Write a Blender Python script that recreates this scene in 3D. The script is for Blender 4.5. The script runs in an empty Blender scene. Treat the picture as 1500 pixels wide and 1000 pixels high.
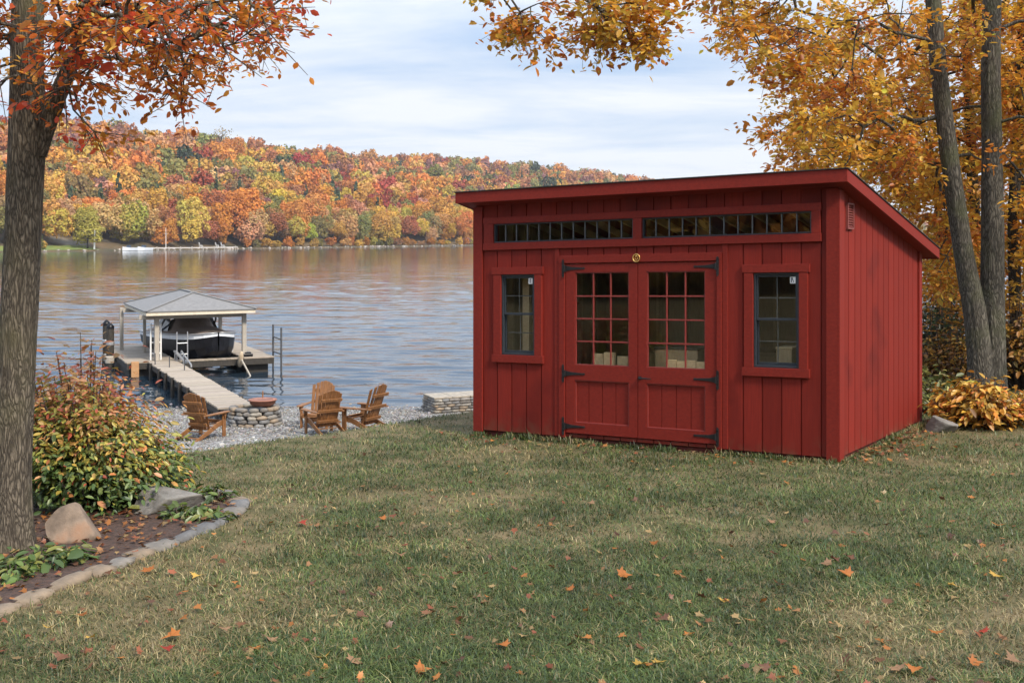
import bpy, math, random
import numpy as np
from mathutils import Vector
SC = bpy.context.scene
COL = SC.collection
HC = 4.6                       # camera height above the lake, metres
FPX, HY = 1670.0, 345.0        # focal length and horizon of the 1500 x 1000 photograph

# ------------------------------------------------------------------ camera, sky, sun
cam_d = bpy.data.cameras.new('camera'); cam = bpy.data.objects.new('camera', cam_d); COL.objects.link(cam)
cam.location = (0, 0, HC); cam.rotation_euler = (math.radians(90), 0, 0)
cam_d.sensor_width = 36; cam_d.lens = FPX/1500*36; cam_d.shift_y = -(500-HY)/1500
cam_d.clip_start = .05; cam_d.clip_end = 9000
SC.camera = cam
SUN_EL, SUN_AZ = math.radians(44), math.radians(140)      # azimuth clockwise from +Y: behind the camera, to the right
sun_dir = Vector((math.sin(SUN_AZ)*math.cos(SUN_EL), math.cos(SUN_AZ)*math.cos(SUN_EL), math.sin(SUN_EL)))
sl = bpy.data.lights.new('sun', 'SUN'); sl.energy = 3.7; sl.angle = math.radians(10); sl.color = (1, .90, .76)
so = bpy.data.objects.new('sun', sl); COL.objects.link(so)
so.rotation_euler = sun_dir.to_track_quat('Z', 'Y').to_euler(); so.location = (20, -20, 40)
W = bpy.data.worlds.new('World'); SC.world = W; W.use_nodes = True
def build_world():
    nt = W.node_tree; N = nt.nodes; L = nt.links
    for n in list(N): N.remove(n)
    out = N.new('ShaderNodeOutputWorld'); bg = N.new('ShaderNodeBackground'); bg.inputs[1].default_value = .1
    sky = N.new('ShaderNodeTexSky'); sky.sky_type = 'NISHITA'; sky.sun_disc = False
    sky.sun_elevation = SUN_EL; sky.sun_rotation = SUN_AZ; sky.air_density = 1.0; sky.dust_density = 1.2; sky.ozone_density = 1.5
    tc = N.new('ShaderNodeTexCoord'); sp = N.new('ShaderNodeSeparateXYZ'); L.new(tc.outputs['Generated'], sp.inputs[0])
    mx = N.new('ShaderNodeMath'); mx.operation = 'MAXIMUM'; mx.inputs[1].default_value = 0; L.new(sp.outputs[2], mx.inputs[0])
    ad = N.new('ShaderNodeMath'); ad.operation = 'ADD'; ad.inputs[1].default_value = .11; L.new(mx.outputs[0], ad.inputs[0])
    dv = N.new('ShaderNodeVectorMath'); dv.operation = 'DIVIDE'; L.new(tc.outputs['Generated'], dv.inputs[0]); L.new(ad.outputs[0], dv.inputs[1])
    mp = N.new('ShaderNodeMapping'); mp.inputs['Scale'].default_value = (.55, .95, 0); mp.inputs['Rotation'].default_value = (0, 0, .12); mp.inputs['Location'].default_value = (3.1, 1.4, 0)
    L.new(dv.outputs[0], mp.inputs[0])
    nz = N.new('ShaderNodeTexNoise'); nz.inputs['Scale'].default_value = 1.1; nz.inputs['Detail'].default_value = 7; nz.inputs['Roughness'].default_value = .58; nz.inputs['Distortion'].default_value = .35
    L.new(mp.outputs[0], nz.inputs['Vector'])
    cr = N.new('ShaderNodeValToRGB'); cr.color_ramp.elements[0].position = .36; cr.color_ramp.elements[1].position = .66
    cr.color_ramp.elements[0].color = (.08, .08, .08, 1); cr.color_ramp.elements[1].color = (.93, .93, .93, 1)
    L.new(nz.outputs[0], cr.inputs[0])
    hz = N.new('ShaderNodeMapRange'); hz.inputs['From Min'].default_value = 0; hz.inputs['From Max'].default_value = .22; hz.inputs['To Min'].default_value = .48; hz.inputs['To Max'].default_value = 0
    L.new(mx.outputs[0], hz.inputs[0])
    am = N.new('ShaderNodeMath'); am.operation = 'ADD'; am.use_clamp = True; L.new(cr.outputs[0], am.inputs[0]); L.new(hz.outputs[0], am.inputs[1])
    mix = N.new('ShaderNodeMix'); mix.data_type = 'RGBA'; mix.inputs[7].default_value = (7.2, 7.5, 7.95, 1)
    base = N.new('ShaderNodeMix'); base.data_type = 'RGBA'; base.inputs[0].default_value = .7; base.inputs[7].default_value = (2.9, 4.5, 7.2, 1)
    L.new(sky.outputs[0], base.inputs[6]); L.new(am.outputs[0], mix.inputs[0]); L.new(base.outputs[2], mix.inputs[6])
    # thin overcast: the sky is brighter overhead than near the horizon
    zr = N.new('ShaderNodeMapRange'); zr.interpolation_type = 'SMOOTHSTEP'; zr.inputs['From Min'].default_value = .12; zr.inputs['From Max'].default_value = .62; zr.inputs['To Min'].default_value = 1; zr.inputs['To Max'].default_value = 1.9; L.new(mx.outputs[0], zr.inputs[0])
    vs = N.new('ShaderNodeVectorMath'); vs.operation = 'SCALE'; L.new(mix.outputs[2], vs.inputs[0]); L.new(zr.outputs[0], vs.inputs['Scale'])
    L.new(vs.outputs[0], bg.inputs[0]); L.new(bg.outputs[0], out.inputs[0])
build_world()
SC.view_settings.view_transform = 'Standard'; SC.view_settings.look = 'None'
SC.view_settings.exposure = 0.42; SC.view_settings.gamma = 1.0
SC.render.engine = 'CYCLES'
SC.cycles.max_bounces = 8; SC.cycles.transparent_max_bounces = 12; SC.cycles.diffuse_bounces = 3; SC.cycles.glossy_bounces = 3
SC.cycles.use_denoising = True

# ------------------------------------------------------------------ numeric helpers
def hash3(ix, iy, iz, seed):
    h = (ix*374761393 + iy*668265263 + iz*2147483647 + seed*1274126177) & 0xffffffff
    h = ((h ^ (h >> 13))*1274126177) & 0xffffffff
    h = ((h ^ (h >> 16))*2246822519) & 0xffffffff
    return ((h ^ (h >> 15)) & 0xffffff)/float(0xffffff)
def vnoise(p, seed=0):
    p = np.asarray(p, float); i = np.floor(p).astype(np.int64); f = p-i; f = f*f*(3-2*f); r = 0
    for a in (0, 1):
        for b in (0, 1):
            for c in (0, 1):
                w = (f[:, 0] if a else 1-f[:, 0])*(f[:, 1] if b else 1-f[:, 1])*(f[:, 2] if c else 1-f[:, 2])
                r = r + w*hash3(i[:, 0]+a, i[:, 1]+b, i[:, 2]+c, seed)
    return r*2-1
def fbm(p, seed=0, oct=4):
    r = 0; a = .5; q = np.asarray(p, float)
    for k in range(oct): r = r+a*vnoise(q, seed+k*17); q = q*2.03+5.1; a *= .5
    return r
def fbm2(x, y, s, seed=0, oct=4):
    x = np.asarray(x, float).ravel(); y = np.asarray(y, float).ravel()
    return fbm(np.stack([x*s, y*s, x*0+.37], 1), seed, oct)
def sstep(x, a, b):
    t = np.clip((x-a)/(b-a), 0, 1); return t*t*(3-2*t)
def at(px, py, Y):             # the point of the place that the photograph shows at (px, py), Y metres away
    return np.array([(px-750)/FPX*Y, Y, HC-(py-HY)/FPX*Y])

# the lawn falls to a bank and a gravel beach, the beach to the lake (z = 0)
def crest(x): return np.interp(x, [-40, -8, -3.57, -.55, 4, 10, 40], [8.5, 10.4, 12.3, 15.4, 18.6, 20.5, 22])
def ground_z(x, y):
    x = np.asarray(x, float); y = np.asarray(y, float)
    lawn = 1.881-.02016*np.clip(x, -25, 25)+.0331*np.clip(y, -25, 40)
    e = y-crest(x)
    bank = lawn+.34*np.where(e > .6, e-.3, np.where(e > 0, e*e/1.2, 0))
    beach = np.minimum(4.6+(y-30.2)*.05, 7.5)
    beach = np.maximum(beach, lawn)
    d = np.where(e > 0, np.minimum(bank, beach), lawn)
    return HC-d
def lawn_at(px, py):           # where the sight line meets the lawn
    u = (px-750)/FPX; k = (py-HY)/FPX; Y = 1.881/(k-.0331+.02016*u)
    return u*Y, Y
def beach_at(px, py):
    u = (px-750)/FPX; k = (py-HY)/FPX; Y = 3.09/(k-.05)
    return u*Y, Y

# ------------------------------------------------------------------ object helpers
def tag(o, label=None, cat=None, group=None, kind=None):
    if label: o['label'] = label
    if cat: o['category'] = cat
    if group: o['group'] = group
    if kind: o['kind'] = kind
    return o
def empty(name, label, cat, loc=(0, 0, 0), rz=0, group=None):
    o = bpy.data.objects.new(name, None); COL.objects.link(o); o.location = loc; o.rotation_euler = (0, 0, rz)
    o.empty_display_size = .2
    return tag(o, label, cat, group)
def link(name, me, parent=None):
    o = bpy.data.objects.new(name, me); COL.objects.link(o)
    if parent: o.parent = parent
    return o
def copy_tree(o, parent=None):
    c = o.copy(); COL.objects.link(c)
    if parent: c.parent = parent
    for ch in list(o.children): copy_tree(ch, c)
    return c
def np_mesh(name, V, loops, totals, mats, col=None, smooth=False, parent=None, mi=None):
    me = bpy.data.meshes.new(name); V = np.asarray(V, np.float32); loops = np.asarray(loops, np.int32); totals = np.asarray(totals, np.int32)
    me.vertices.add(len(V)); me.vertices.foreach_set('co', V.ravel())
    me.loops.add(len(loops)); me.loops.foreach_set('vertex_index', loops)
    me.polygons.add(len(totals)); st = np.zeros(len(totals), np.int32); st[1:] = np.cumsum(totals)[:-1]
    me.polygons.foreach_set('loop_start', st); me.polygons.foreach_set('loop_total', totals)
    if smooth: me.polygons.foreach_set('use_smooth', np.ones(len(totals), bool))
    for m in (mats if isinstance(mats, (list, tuple)) else [mats]): me.materials.append(m)
    if mi is not None: me.polygons.foreach_set('material_index', np.asarray(mi, np.int32))
    me.update(calc_edges=True)
    if col is not None:
        a = me.attributes.new('col', 'FLOAT_COLOR', 'FACE'); c = np.ones((len(totals), 4), np.float32); c[:, :3] = col
        a.data.foreach_set('color', c.ravel())
    return link(name, me, parent)
def inst_arrays(tv, tf, R, S, T):
    tv = np.asarray(tv, float); n = len(T); k = len(tv)
    S = np.asarray(S, float)
    if S.ndim == 1: S = S[:, None]
    q = tv[None, :, :]*S[:, None, :]
    V = np.einsum('nij,nkj->nki', R, q)+np.asarray(T)[:, None, :]
    lt = np.concatenate([np.array(f) for f in tf]); tt = np.array([len(f) for f in tf])
    loops = (np.arange(n)*k)[:, None]+lt[None, :]
    return V.reshape(-1, 3), loops.ravel(), np.tile(tt, n)
def inst(name, tv, tf, R, S, T, col, mat, parent=None, smooth=False):
    V, l, t = inst_arrays(tv, tf, R, S, T)
    return np_mesh(name, V, l, t, mat, np.repeat(np.asarray(col), len(tf), 0), smooth, parent)
def frames(nrm, d):            # rotation whose local z is nrm and whose local y leans to d
    z = nrm/np.linalg.norm(nrm, axis=1, keepdims=True)
    y = d-z*np.sum(d*z, 1, keepdims=True); y /= np.maximum(np.linalg.norm(y, axis=1, keepdims=True), 1e-6)
    return np.stack([np.cross(y, z), y, z], 2)
def grid_faces(nu, nv, wrap=False):
    a = np.arange(nu-1)[:, None]; b = np.arange(nv if wrap else nv-1)[None, :]; b2 = (b+1) % nv
    q = np.stack([a*nv+b, a*nv+b2, (a+1)*nv+b2, (a+1)*nv+b], -1).reshape(-1, 4)
    return q
class MB:                      # collects shapes into one mesh
    def __init__(s, tf=None): s.v = []; s.f = []; s.m = []; s.c = []; s.tf = tf; s.cc = (1, 1, 1); s.mi = 0
    def add(s, vs, fs):
        b = len(s.v); s.v += [tuple(map(float, p)) for p in vs]
        for f in fs: s.f.append([b+i for i in f]); s.m.append(s.mi); s.c.append(s.cc)
    def box(s, x0, x1, y0, y1, z0, z1):
        s.add([(x0, y0, z0), (x1, y0, z0), (x1, y1, z0), (x0, y1, z0), (x0, y0, z1), (x1, y0, z1), (x1, y1, z1), (x0, y1, z1)],
              [(3, 2, 1, 0), (4, 5, 6, 7), (0, 1, 5, 4), (1, 2, 6, 5), (2, 3, 7, 6), (3, 0, 4, 7)])
    def prism(s, poly, a0, a1, axis=1):   # polygon in the two other axes, extruded along axis
        n = len(poly)
        def pt(p, a):
            q = list(p); q.insert(axis, a); return q
        s.add([pt(p, a0) for p in poly]+[pt(p, a1) for p in poly],
              [list(range(n))[::-1], list(range(n, 2*n))]+[(i, (i+1) % n, n+(i+1) % n, n+i) for i in range(n)])
    def bar(s, a, b, w, h=None, up=(0, 0, 1)):   # rectangular bar from a to b
        a = Vector(a); b = Vector(b); d = (b-a).normalized(); u = Vector(up); r = d.cross(u)
        if r.length < 1e-4: r = d.cross(Vector((1, 0, 0)))
        r.normalize(); u = r.cross(d); h = w if h is None else h
        vs = [p+r*(sx*w/2)+u*(sz*h/2) for p in (a, b) for sx, sz in ((-1, -1), (1, -1), (1, 1), (-1, 1))]
        s.add(vs, [(0, 1, 2, 3), (7, 6, 5, 4), (0, 4, 5, 1), (1, 5, 6, 2), (2, 6, 7, 3), (3, 7, 4, 0)])
    def tube(s, pts, r, n=8):
        pts = [Vector(p) for p in pts]; rr = r if isinstance(r, (list, tuple)) else [r]*len(pts); vs = []; fs = []
        for i, p in enumerate(pts):
            d = (pts[min(i+1, len(pts)-1)]-pts[max(i-1, 0)]).normalized(); a = d.cross(Vector((0, 0, 1)))
            if a.length < 1e-3: a = d.cross(Vector((1, 0, 0)))
            a.normalize(); b = a.cross(d)
            for k in range(n):
                t = 2*math.pi*k/n; vs.append(p+a*(math.cos(t)*rr[i])+b*(math.sin(t)*rr[i]))
        for i in range(len(pts)-1):
            for k in range(n): fs.append((i*n+k, i*n+(k+1) % n, (i+1)*n+(k+1) % n, (i+1)*n+k))
        fs.append(list(range(n))[::-1]); fs.append([(len(pts)-1)*n+k for k in range(n)])
        s.add(vs, fs)
    def lathe(s, prof, n=24, c=(0, 0)):
        vs = [(c[0]+r*math.cos(2*math.pi*k/n), c[1]+r*math.sin(2*math.pi*k/n), z) for r, z in prof for k in range(n)]
        fs = [(i*n+k, i*n+(k+1) % n, (i+1)*n+(k+1) % n, (i+1)*n+k) for i in range(len(prof)-1) for k in range(n)]
        s.add(vs, fs)
    def build(s, name, mats, parent=None, bevel=0, smooth=False, seg=2):
        v = [s.tf(*p) for p in s.v] if s.tf else s.v
        me = bpy.data.meshes.new(name); me.from_pydata(v, [], s.f)
        for m in (mats if isinstance(mats, (list, tuple)) else [mats]): me.materials.append(m)
        me.polygons.foreach_set('material_index', s.m)
        a = me.attributes.new('col', 'FLOAT_COLOR', 'FACE'); c = np.ones((len(s.f), 4), np.float32)
        if s.f: c[:, :3] = np.array(s.c); a.data.foreach_set('color', c.ravel())
        if smooth: me.polygons.foreach_set('use_smooth', [True]*len(s.f))
        me.update(); o = link(name, me, parent)
        if bevel:
            b = o.modifiers.new('bevel', 'BEVEL'); b.width = bevel; b.segments = seg; b.limit_method = 'ANGLE'; b.angle_limit = math.radians(40)
        return o

# ------------------------------------------------------------------ materials
def new_mat(name):
    m = bpy.data.materials.new(name); m.use_nodes = True; nt = m.node_tree
    for n in list(nt.nodes): nt.nodes.remove(n)
    out = nt.nodes.new('ShaderNodeOutputMaterial'); return m, nt.nodes, nt.links, out
def pmat(name, c0, c1, scale=8, rough=.7, bump=.15, stretch=(1, 1, 1), use_col=False, metal=0, detail=6, spots=None, spec=.5, rvar=.12, bdist=.01, dirt=None):
    m, N, L, out = new_mat(name)
    p = N.new('ShaderNodeBsdfPrincipled'); p.inputs['Metallic'].default_value = metal; p.inputs['Specular IOR Level'].default_value = spec
    tc = N.new('ShaderNodeTexCoord'); mp = N.new('ShaderNodeMapping'); mp.inputs['Scale'].default_value = stretch; L.new(tc.outputs['Object'], mp.inputs[0])
    nz = N.new('ShaderNodeTexNoise'); nz.inputs['Scale'].default_value = scale; nz.inputs['Detail'].default_value = detail; nz.inputs['Roughness'].default_value = .6; L.new(mp.outputs[0], nz.inputs['Vector'])
    cr = N.new('ShaderNodeValToRGB'); cr.color_ramp.elements[0].position = .32; cr.color_ramp.elements[1].position = .68
    cr.color_ramp.elements[0].color = (*c0, 1); cr.color_ramp.elements[1].color = (*c1, 1); L.new(nz.outputs[0], cr.inputs[0])
    c = cr.outputs[0]
    if spots:                  # (colour, scale, threshold): patches of another colour
        n2 = N.new('ShaderNodeTexNoise'); n2.inputs['Scale'].default_value = spots[1]; n2.inputs['Detail'].default_value = 5; L.new(tc.outputs['Object'], n2.inputs['Vector'])
        mr = N.new('ShaderNodeMapRange'); mr.inputs['From Min'].default_value = spots[2]; mr.inputs['From Max'].default_value = spots[2]+.12; L.new(n2.outputs[0], mr.inputs[0])
        mx = N.new('ShaderNodeMix'); mx.data_type = 'RGBA'; mx.inputs[7].default_value = (*spots[0], 1); L.new(mr.outputs[0], mx.inputs[0]); L.new(c, mx.inputs[6]); c = mx.outputs[2]
    if use_col:
        at_ = N.new('ShaderNodeAttribute'); at_.attribute_name = 'col'
        mx = N.new('ShaderNodeMix'); mx.data_type = 'RGBA'; mx.blend_type = 'MULTIPLY'; mx.inputs[0].default_value = 1; L.new(c, mx.inputs[6]); L.new(at_.outputs['Color'], mx.inputs[7]); c = mx.outputs[2]
    if dirt:                   # mud splashed up from the ground: an uneven band of its own colour
        sx = N.new('ShaderNodeSeparateXYZ'); L.new(tc.outputs['Object'], sx.inputs[0]); n3 = N.new('ShaderNodeTexNoise'); n3.inputs['Scale'].default_value = 9; n3.inputs['Detail'].default_value = 8; L.new(tc.outputs['Object'], n3.inputs['Vector'])
        hz = N.new('ShaderNodeMapRange'); hz.inputs['From Min'].default_value = .02; hz.inputs['From Max'].default_value = .42; hz.inputs['To Min'].default_value = .30; hz.inputs['To Max'].default_value = -.18; L.new(sx.outputs[2], hz.inputs[0])
        sm = N.new('ShaderNodeMath'); L.new(hz.outputs[0], sm.inputs[0]); L.new(n3.outputs[0], sm.inputs[1]); dm = N.new('ShaderNodeMapRange'); dm.inputs['From Min'].default_value = .52; dm.inputs['From Max'].default_value = .95; dm.inputs['To Max'].default_value = .55; L.new(sm.outputs[0], dm.inputs[0])
        mx = N.new('ShaderNodeMix'); mx.data_type = 'RGBA'; mx.inputs[7].default_value = (*dirt, 1); L.new(dm.outputs[0], mx.inputs[0]); L.new(c, mx.inputs[6]); c = mx.outputs[2]
    L.new(c, p.inputs['Base Color'])
    mr = N.new('ShaderNodeMapRange'); mr.inputs['To Min'].default_value = max(rough-rvar, .02); mr.inputs['To Max'].default_value = min(rough+rvar, 1); L.new(nz.outputs[0], mr.inputs[0]); L.new(mr.outputs[0], p.inputs['Roughness'])
    if bump:
        b = N.new('ShaderNodeBump'); b.inputs['Strength'].default_value = bump; b.inputs['Distance'].default_value = bdist; L.new(nz.outputs[0], b.inputs['Height']); L.new(b.outputs[0], p.inputs['Normal'])
    L.new(p.outputs[0], out.inputs[0]); return m
def leaf_mat(name, trans=.45, gloss=.03):
    m, N, L, out = new_mat(name)
    a = N.new('ShaderNodeAttribute'); a.attribute_name = 'col'
    d = N.new('ShaderNodeBsdfDiffuse'); t = N.new('ShaderNodeBsdfTranslucent'); g = N.new('ShaderNodeBsdfGlossy'); g.inputs['Roughness'].default_value = .45
    L.new(a.outputs['Color'], d.inputs[0]); L.new(a.outputs['Color'], t.inputs[0])
    m1 = N.new('ShaderNodeMixShader'); m1.inputs[0].default_value = trans; L.new(d.outputs[0], m1.inputs[1]); L.new(t.outputs[0], m1.inputs[2])
    m2 = N.new('ShaderNodeMixShader'); m2.inputs[0].default_value = gloss; L.new(m1.outputs[0], m2.inputs[1]); L.new(g.outputs[0], m2.inputs[2])
    L.new(m2.outputs[0], out.inputs[0]); return m
def glass_mat(name, tint=(.95, .96, .95)):
    m, N, L, out = new_mat(name)
    t = N.new('ShaderNodeBsdfTransparent'); t.inputs[0].default_value = (*tint, 1); g = N.new('ShaderNodeBsdfGlossy'); g.inputs['Roughness'].default_value = .01
    f = N.new('ShaderNodeFresnel'); ge = N.new('ShaderNodeNewGeometry'); io = N.new('ShaderNodeMapRange'); io.inputs['To Min'].default_value = 1.5; io.inputs['To Max'].default_value = 1/1.5; L.new(ge.outputs['Backfacing'], io.inputs[0]); L.new(io.outputs[0], f.inputs[0])   # same reflection on both faces of the pane
    mu = N.new('ShaderNodeMath'); mu.operation = 'MULTIPLY'; mu.inputs[1].default_value = 1.15; mu.use_clamp = True; L.new(f.outputs[0], mu.inputs[0])
    x = N.new('ShaderNodeMixShader'); L.new(mu.outputs[0], x.inputs[0]); L.new(t.outputs[0], x.inputs[1]); L.new(g.outputs[0], x.inputs[2]); L.new(x.outputs[0], out.inputs[0]); return m
def bark_mat(name, c0, c1, moss, s=1.0):
    m, N, L, out = new_mat(name)
    p = N.new('ShaderNodeBsdfPrincipled'); p.inputs['Roughness'].default_value = .9; p.inputs['Specular IOR Level'].default_value = .2
    tc = N.new('ShaderNodeTexCoord'); mp = N.new('ShaderNodeMapping'); mp.inputs['Scale'].default_value = (1, 1, .2); L.new(tc.outputs['Object'], mp.inputs[0])
    n1 = N.new('ShaderNodeTexNoise'); n1.inputs['Scale'].default_value = 34*s; n1.inputs['Detail'].default_value = 10; n1.inputs['Roughness'].default_value = .7; n1.inputs['Distortion'].default_value = 1.2; L.new(mp.outputs[0], n1.inputs['Vector'])
    nw = N.new('ShaderNodeTexNoise'); nw.inputs['Scale'].default_value = 9*s; nw.inputs['Detail'].default_value = 5; L.new(mp.outputs[0], nw.inputs['Vector'])
    sc_ = N.new('ShaderNodeVectorMath'); sc_.operation = 'SCALE'; sc_.inputs['Scale'].default_value = .16/s; L.new(nw.outputs['Color'], sc_.inputs[0])
    av = N.new('ShaderNodeVectorMath'); L.new(mp.outputs[0], av.inputs[0]); L.new(sc_.outputs[0], av.inputs[1])
    vo = N.new('ShaderNodeTexVoronoi'); vo.feature = 'DISTANCE_TO_EDGE'; vo.inputs['Scale'].default_value = 46*s; L.new(av.outputs[0], vo.inputs['Vector'])
    mr = N.new('ShaderNodeMapRange'); mr.inputs['From Max'].default_value = .30; mr.inputs['To Min'].default_value = .22; L.new(vo.outputs['Distance'], mr.inputs[0])
    mu = N.new('ShaderNodeMath'); mu.operation = 'MULTIPLY'; L.new(mr.outputs[0], mu.inputs[0]); L.new(n1.outputs[0], mu.inputs[1])
    cr = N.new('ShaderNodeValToRGB'); cr.color_ramp.elements[0].color = (*c0, 1); cr.color_ramp.elements[1].color = (*c1, 1); cr.color_ramp.elements[0].position = .12; cr.color_ramp.elements[1].position = .62; L.new(mu.outputs[0], cr.inputs[0])
    n2 = N.new('ShaderNodeTexNoise'); n2.inputs['Scale'].default_value = 2.2; n2.inputs['Detail'].default_value = 6; L.new(tc.outputs['Object'], n2.inputs['Vector'])
    m2 = N.new('ShaderNodeMapRange'); m2.inputs['From Min'].default_value = .5; m2.inputs['From Max'].default_value = .72; m2.inputs['To Max'].default_value = .6; L.new(n2.outputs[0], m2.inputs[0])
    mx = N.new('ShaderNodeMix'); mx.data_type = 'RGBA'; mx.inputs[7].default_value = (*moss, 1); L.new(m2.outputs[0], mx.inputs[0]); L.new(cr.outputs[0], mx.inputs[6]); L.new(mx.outputs[2], p.inputs['Base Color'])
    b = N.new('ShaderNodeBump'); b.inputs['Strength'].default_value = .8; b.inputs['Distance'].default_value = .025; L.new(mu.outputs[0], b.inputs['Height']); L.new(b.outputs[0], p.inputs['Normal'])
    L.new(p.outputs[0], out.inputs[0]); return m
def col_mat(name, rough=.8, bump=.2, scale=60):      # colour from the mesh, with grain
    return pmat(name, (.72, .72, .72), (1.12, 1.12, 1.12), scale, rough, bump, use_col=True)
RED0, RED1 = (.150, .0135, .0088), (.222, .0215, .0130)
M = {
 'siding': pmat('red_siding', RED0, RED1, 7, .68, .35, (16, 16, .6), spots=((.118, .011, .0075), 1.1, .54), spec=.18, bdist=.004, use_col=True, dirt=(.13, .075, .045)),
 'trim': pmat('red_trim', (.165, .0155, .0100), (.228, .0235, .0145), 6, .62, .25, (3, 8, 8), spec=.2, bdist=.003),
 'skid': pmat('dark_red_skid', (.075, .010, .009), (.115, .014, .011), 12, .8, .3),
 'muntin': pmat('muntin_red', (.20, .028, .022), (.25, .038, .03), 20, .5, .05),
 'shingle': pmat('roof_shingle', (.02, .018, .018), (.06, .05, .05), 60, .95, .5),
 'iron': pmat('black_iron', (.006, .006, .007), (.014, .014, .015), 40, .5, .3),
 'sash': pmat('dark_sash', (.022, .028, .036), (.035, .043, .054), 30, .4, .05),
 'grid': pmat('grey_grid', (.07, .075, .08), (.10, .105, .11), 30, .4, .05),
 'glass': glass_mat('window_glass'),
 'gold': pmat('gold', (.75, .45, .12), (.85, .58, .2), 40, .3, .1, metal=.8),
 'white': pmat('white_paint', (.72, .72, .70), (.82, .82, .80), 15, .5, .05),
 'ink': pmat('dark_ink', (.02, .03, .06), (.03, .04, .08), 15, .5, 0),
 'plywood': pmat('raw_plywood', (.30, .215, .12), (.40, .30, .18), 7, .8, .1, (6, 6, 1)),
 'pine': pmat('pine_lumber', (.46, .34, .19), (.60, .46, .28), 6, .75, .1, (1, 8, 8), use_col=True),
 'vent': pmat('vent_metal', (.19, .045, .038), (.24, .065, .055), 20, .5, .05),
 'cedar': pmat('cedar', (.15, .062, .019), (.29, .132, .046), 5, .6, .2, (9, 2, 2), spec=.4, bdist=.004),
 'deck': pmat('weathered_deck', (.26, .215, .165), (.40, .34, .275), 6, .85, .3, (1, 7, 7), use_col=True, bdist=.006),
 'dock_dark': pmat('wet_timber', (.018, .015, .012), (.055, .046, .036), 8, .7, .3, (4, 4, 1)),
 'post': pmat('post_timber', (.32, .28, .23), (.43, .39, .33), 8, .8, .2, (6, 6, 1)),
 'galv': pmat('galvanised_steel', (.36, .36, .37), (.5, .5, .5), 30, .45, .1, metal=.6),
 'darksteel': pmat('dark_steel', (.05, .05, .055), (.10, .10, .10), 30, .5, .1),
 'greyshingle': pmat('grey_shingle', (.14, .138, .138), (.25, .243, .235), 5, .8, .5, (1.6, 1.6, 30), spec=.25),
 'fascia_w': pmat('cream_fascia', (.58, .50, .38), (.68, .60, .47), 10, .6, .1),
 'canvas': pmat('taupe_canvas', (.22, .165, .13), (.29, .22, .175), 14, .85, .35, bdist=.02),
 'hull': pmat('black_gelcoat', (.005, .005, .007), (.011, .011, .014), 6, .34, .04, spec=.25),
 'gel': pmat('white_gelcoat', (.70, .73, .77), (.80, .82, .84), 6, .2, .02),
 'tint': pmat('tinted_glass', (.02, .03, .045), (.03, .05, .08), 6, .08, 0),
 'stone': pmat('fieldstone', (.72, .72, .72), (1.25, 1.22, 1.18), 9, .9, .6, use_col=True, bdist=.02),
 'terracotta': pmat('terracotta', (.24, .095, .06), (.34, .15, .10), 12, .75, .2),
 'pebble': col_mat('pebbles', .85, .3, 40),
 'rock': pmat('tan_rock', (.10, .075, .056), (.29, .215, .155), 4.5, .9, .9, spots=((.27, .16, .10), 3, .55), bdist=.03),
 'greyrock': pmat('grey_rock', (.10, .095, .086), (.255, .24, .22), 6, .9, .8, (1, 1, 2), spots=((.16, .155, .14), 5, .56), bdist=.03),
 'leaf': leaf_mat('leaf', .5), 'bushleaf': leaf_mat('shrub_leaf', .3, .05), 'dryleaf': leaf_mat('dry_leaf', .2, .03),
 'grass': leaf_mat('grass_blade', .3, .04), 'far': leaf_mat('far_leaf', .25, 0),
 'bark_left': bark_mat('bark_brown', (.046, .038, .030), (.25, .21, .16), (.13, .12, .06)),
 'bark_grey': bark_mat('bark_grey', (.04, .036, .030), (.185, .168, .138), (.10, .11, .055), .8),
 'bark_dark': bark_mat('bark_dark', (.018, .015, .012), (.085, .07, .055), (.06, .06, .03)),
 'twig': pmat('twig', (.045, .032, .025), (.09, .07, .055), 30, .9, .2),
}

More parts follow.
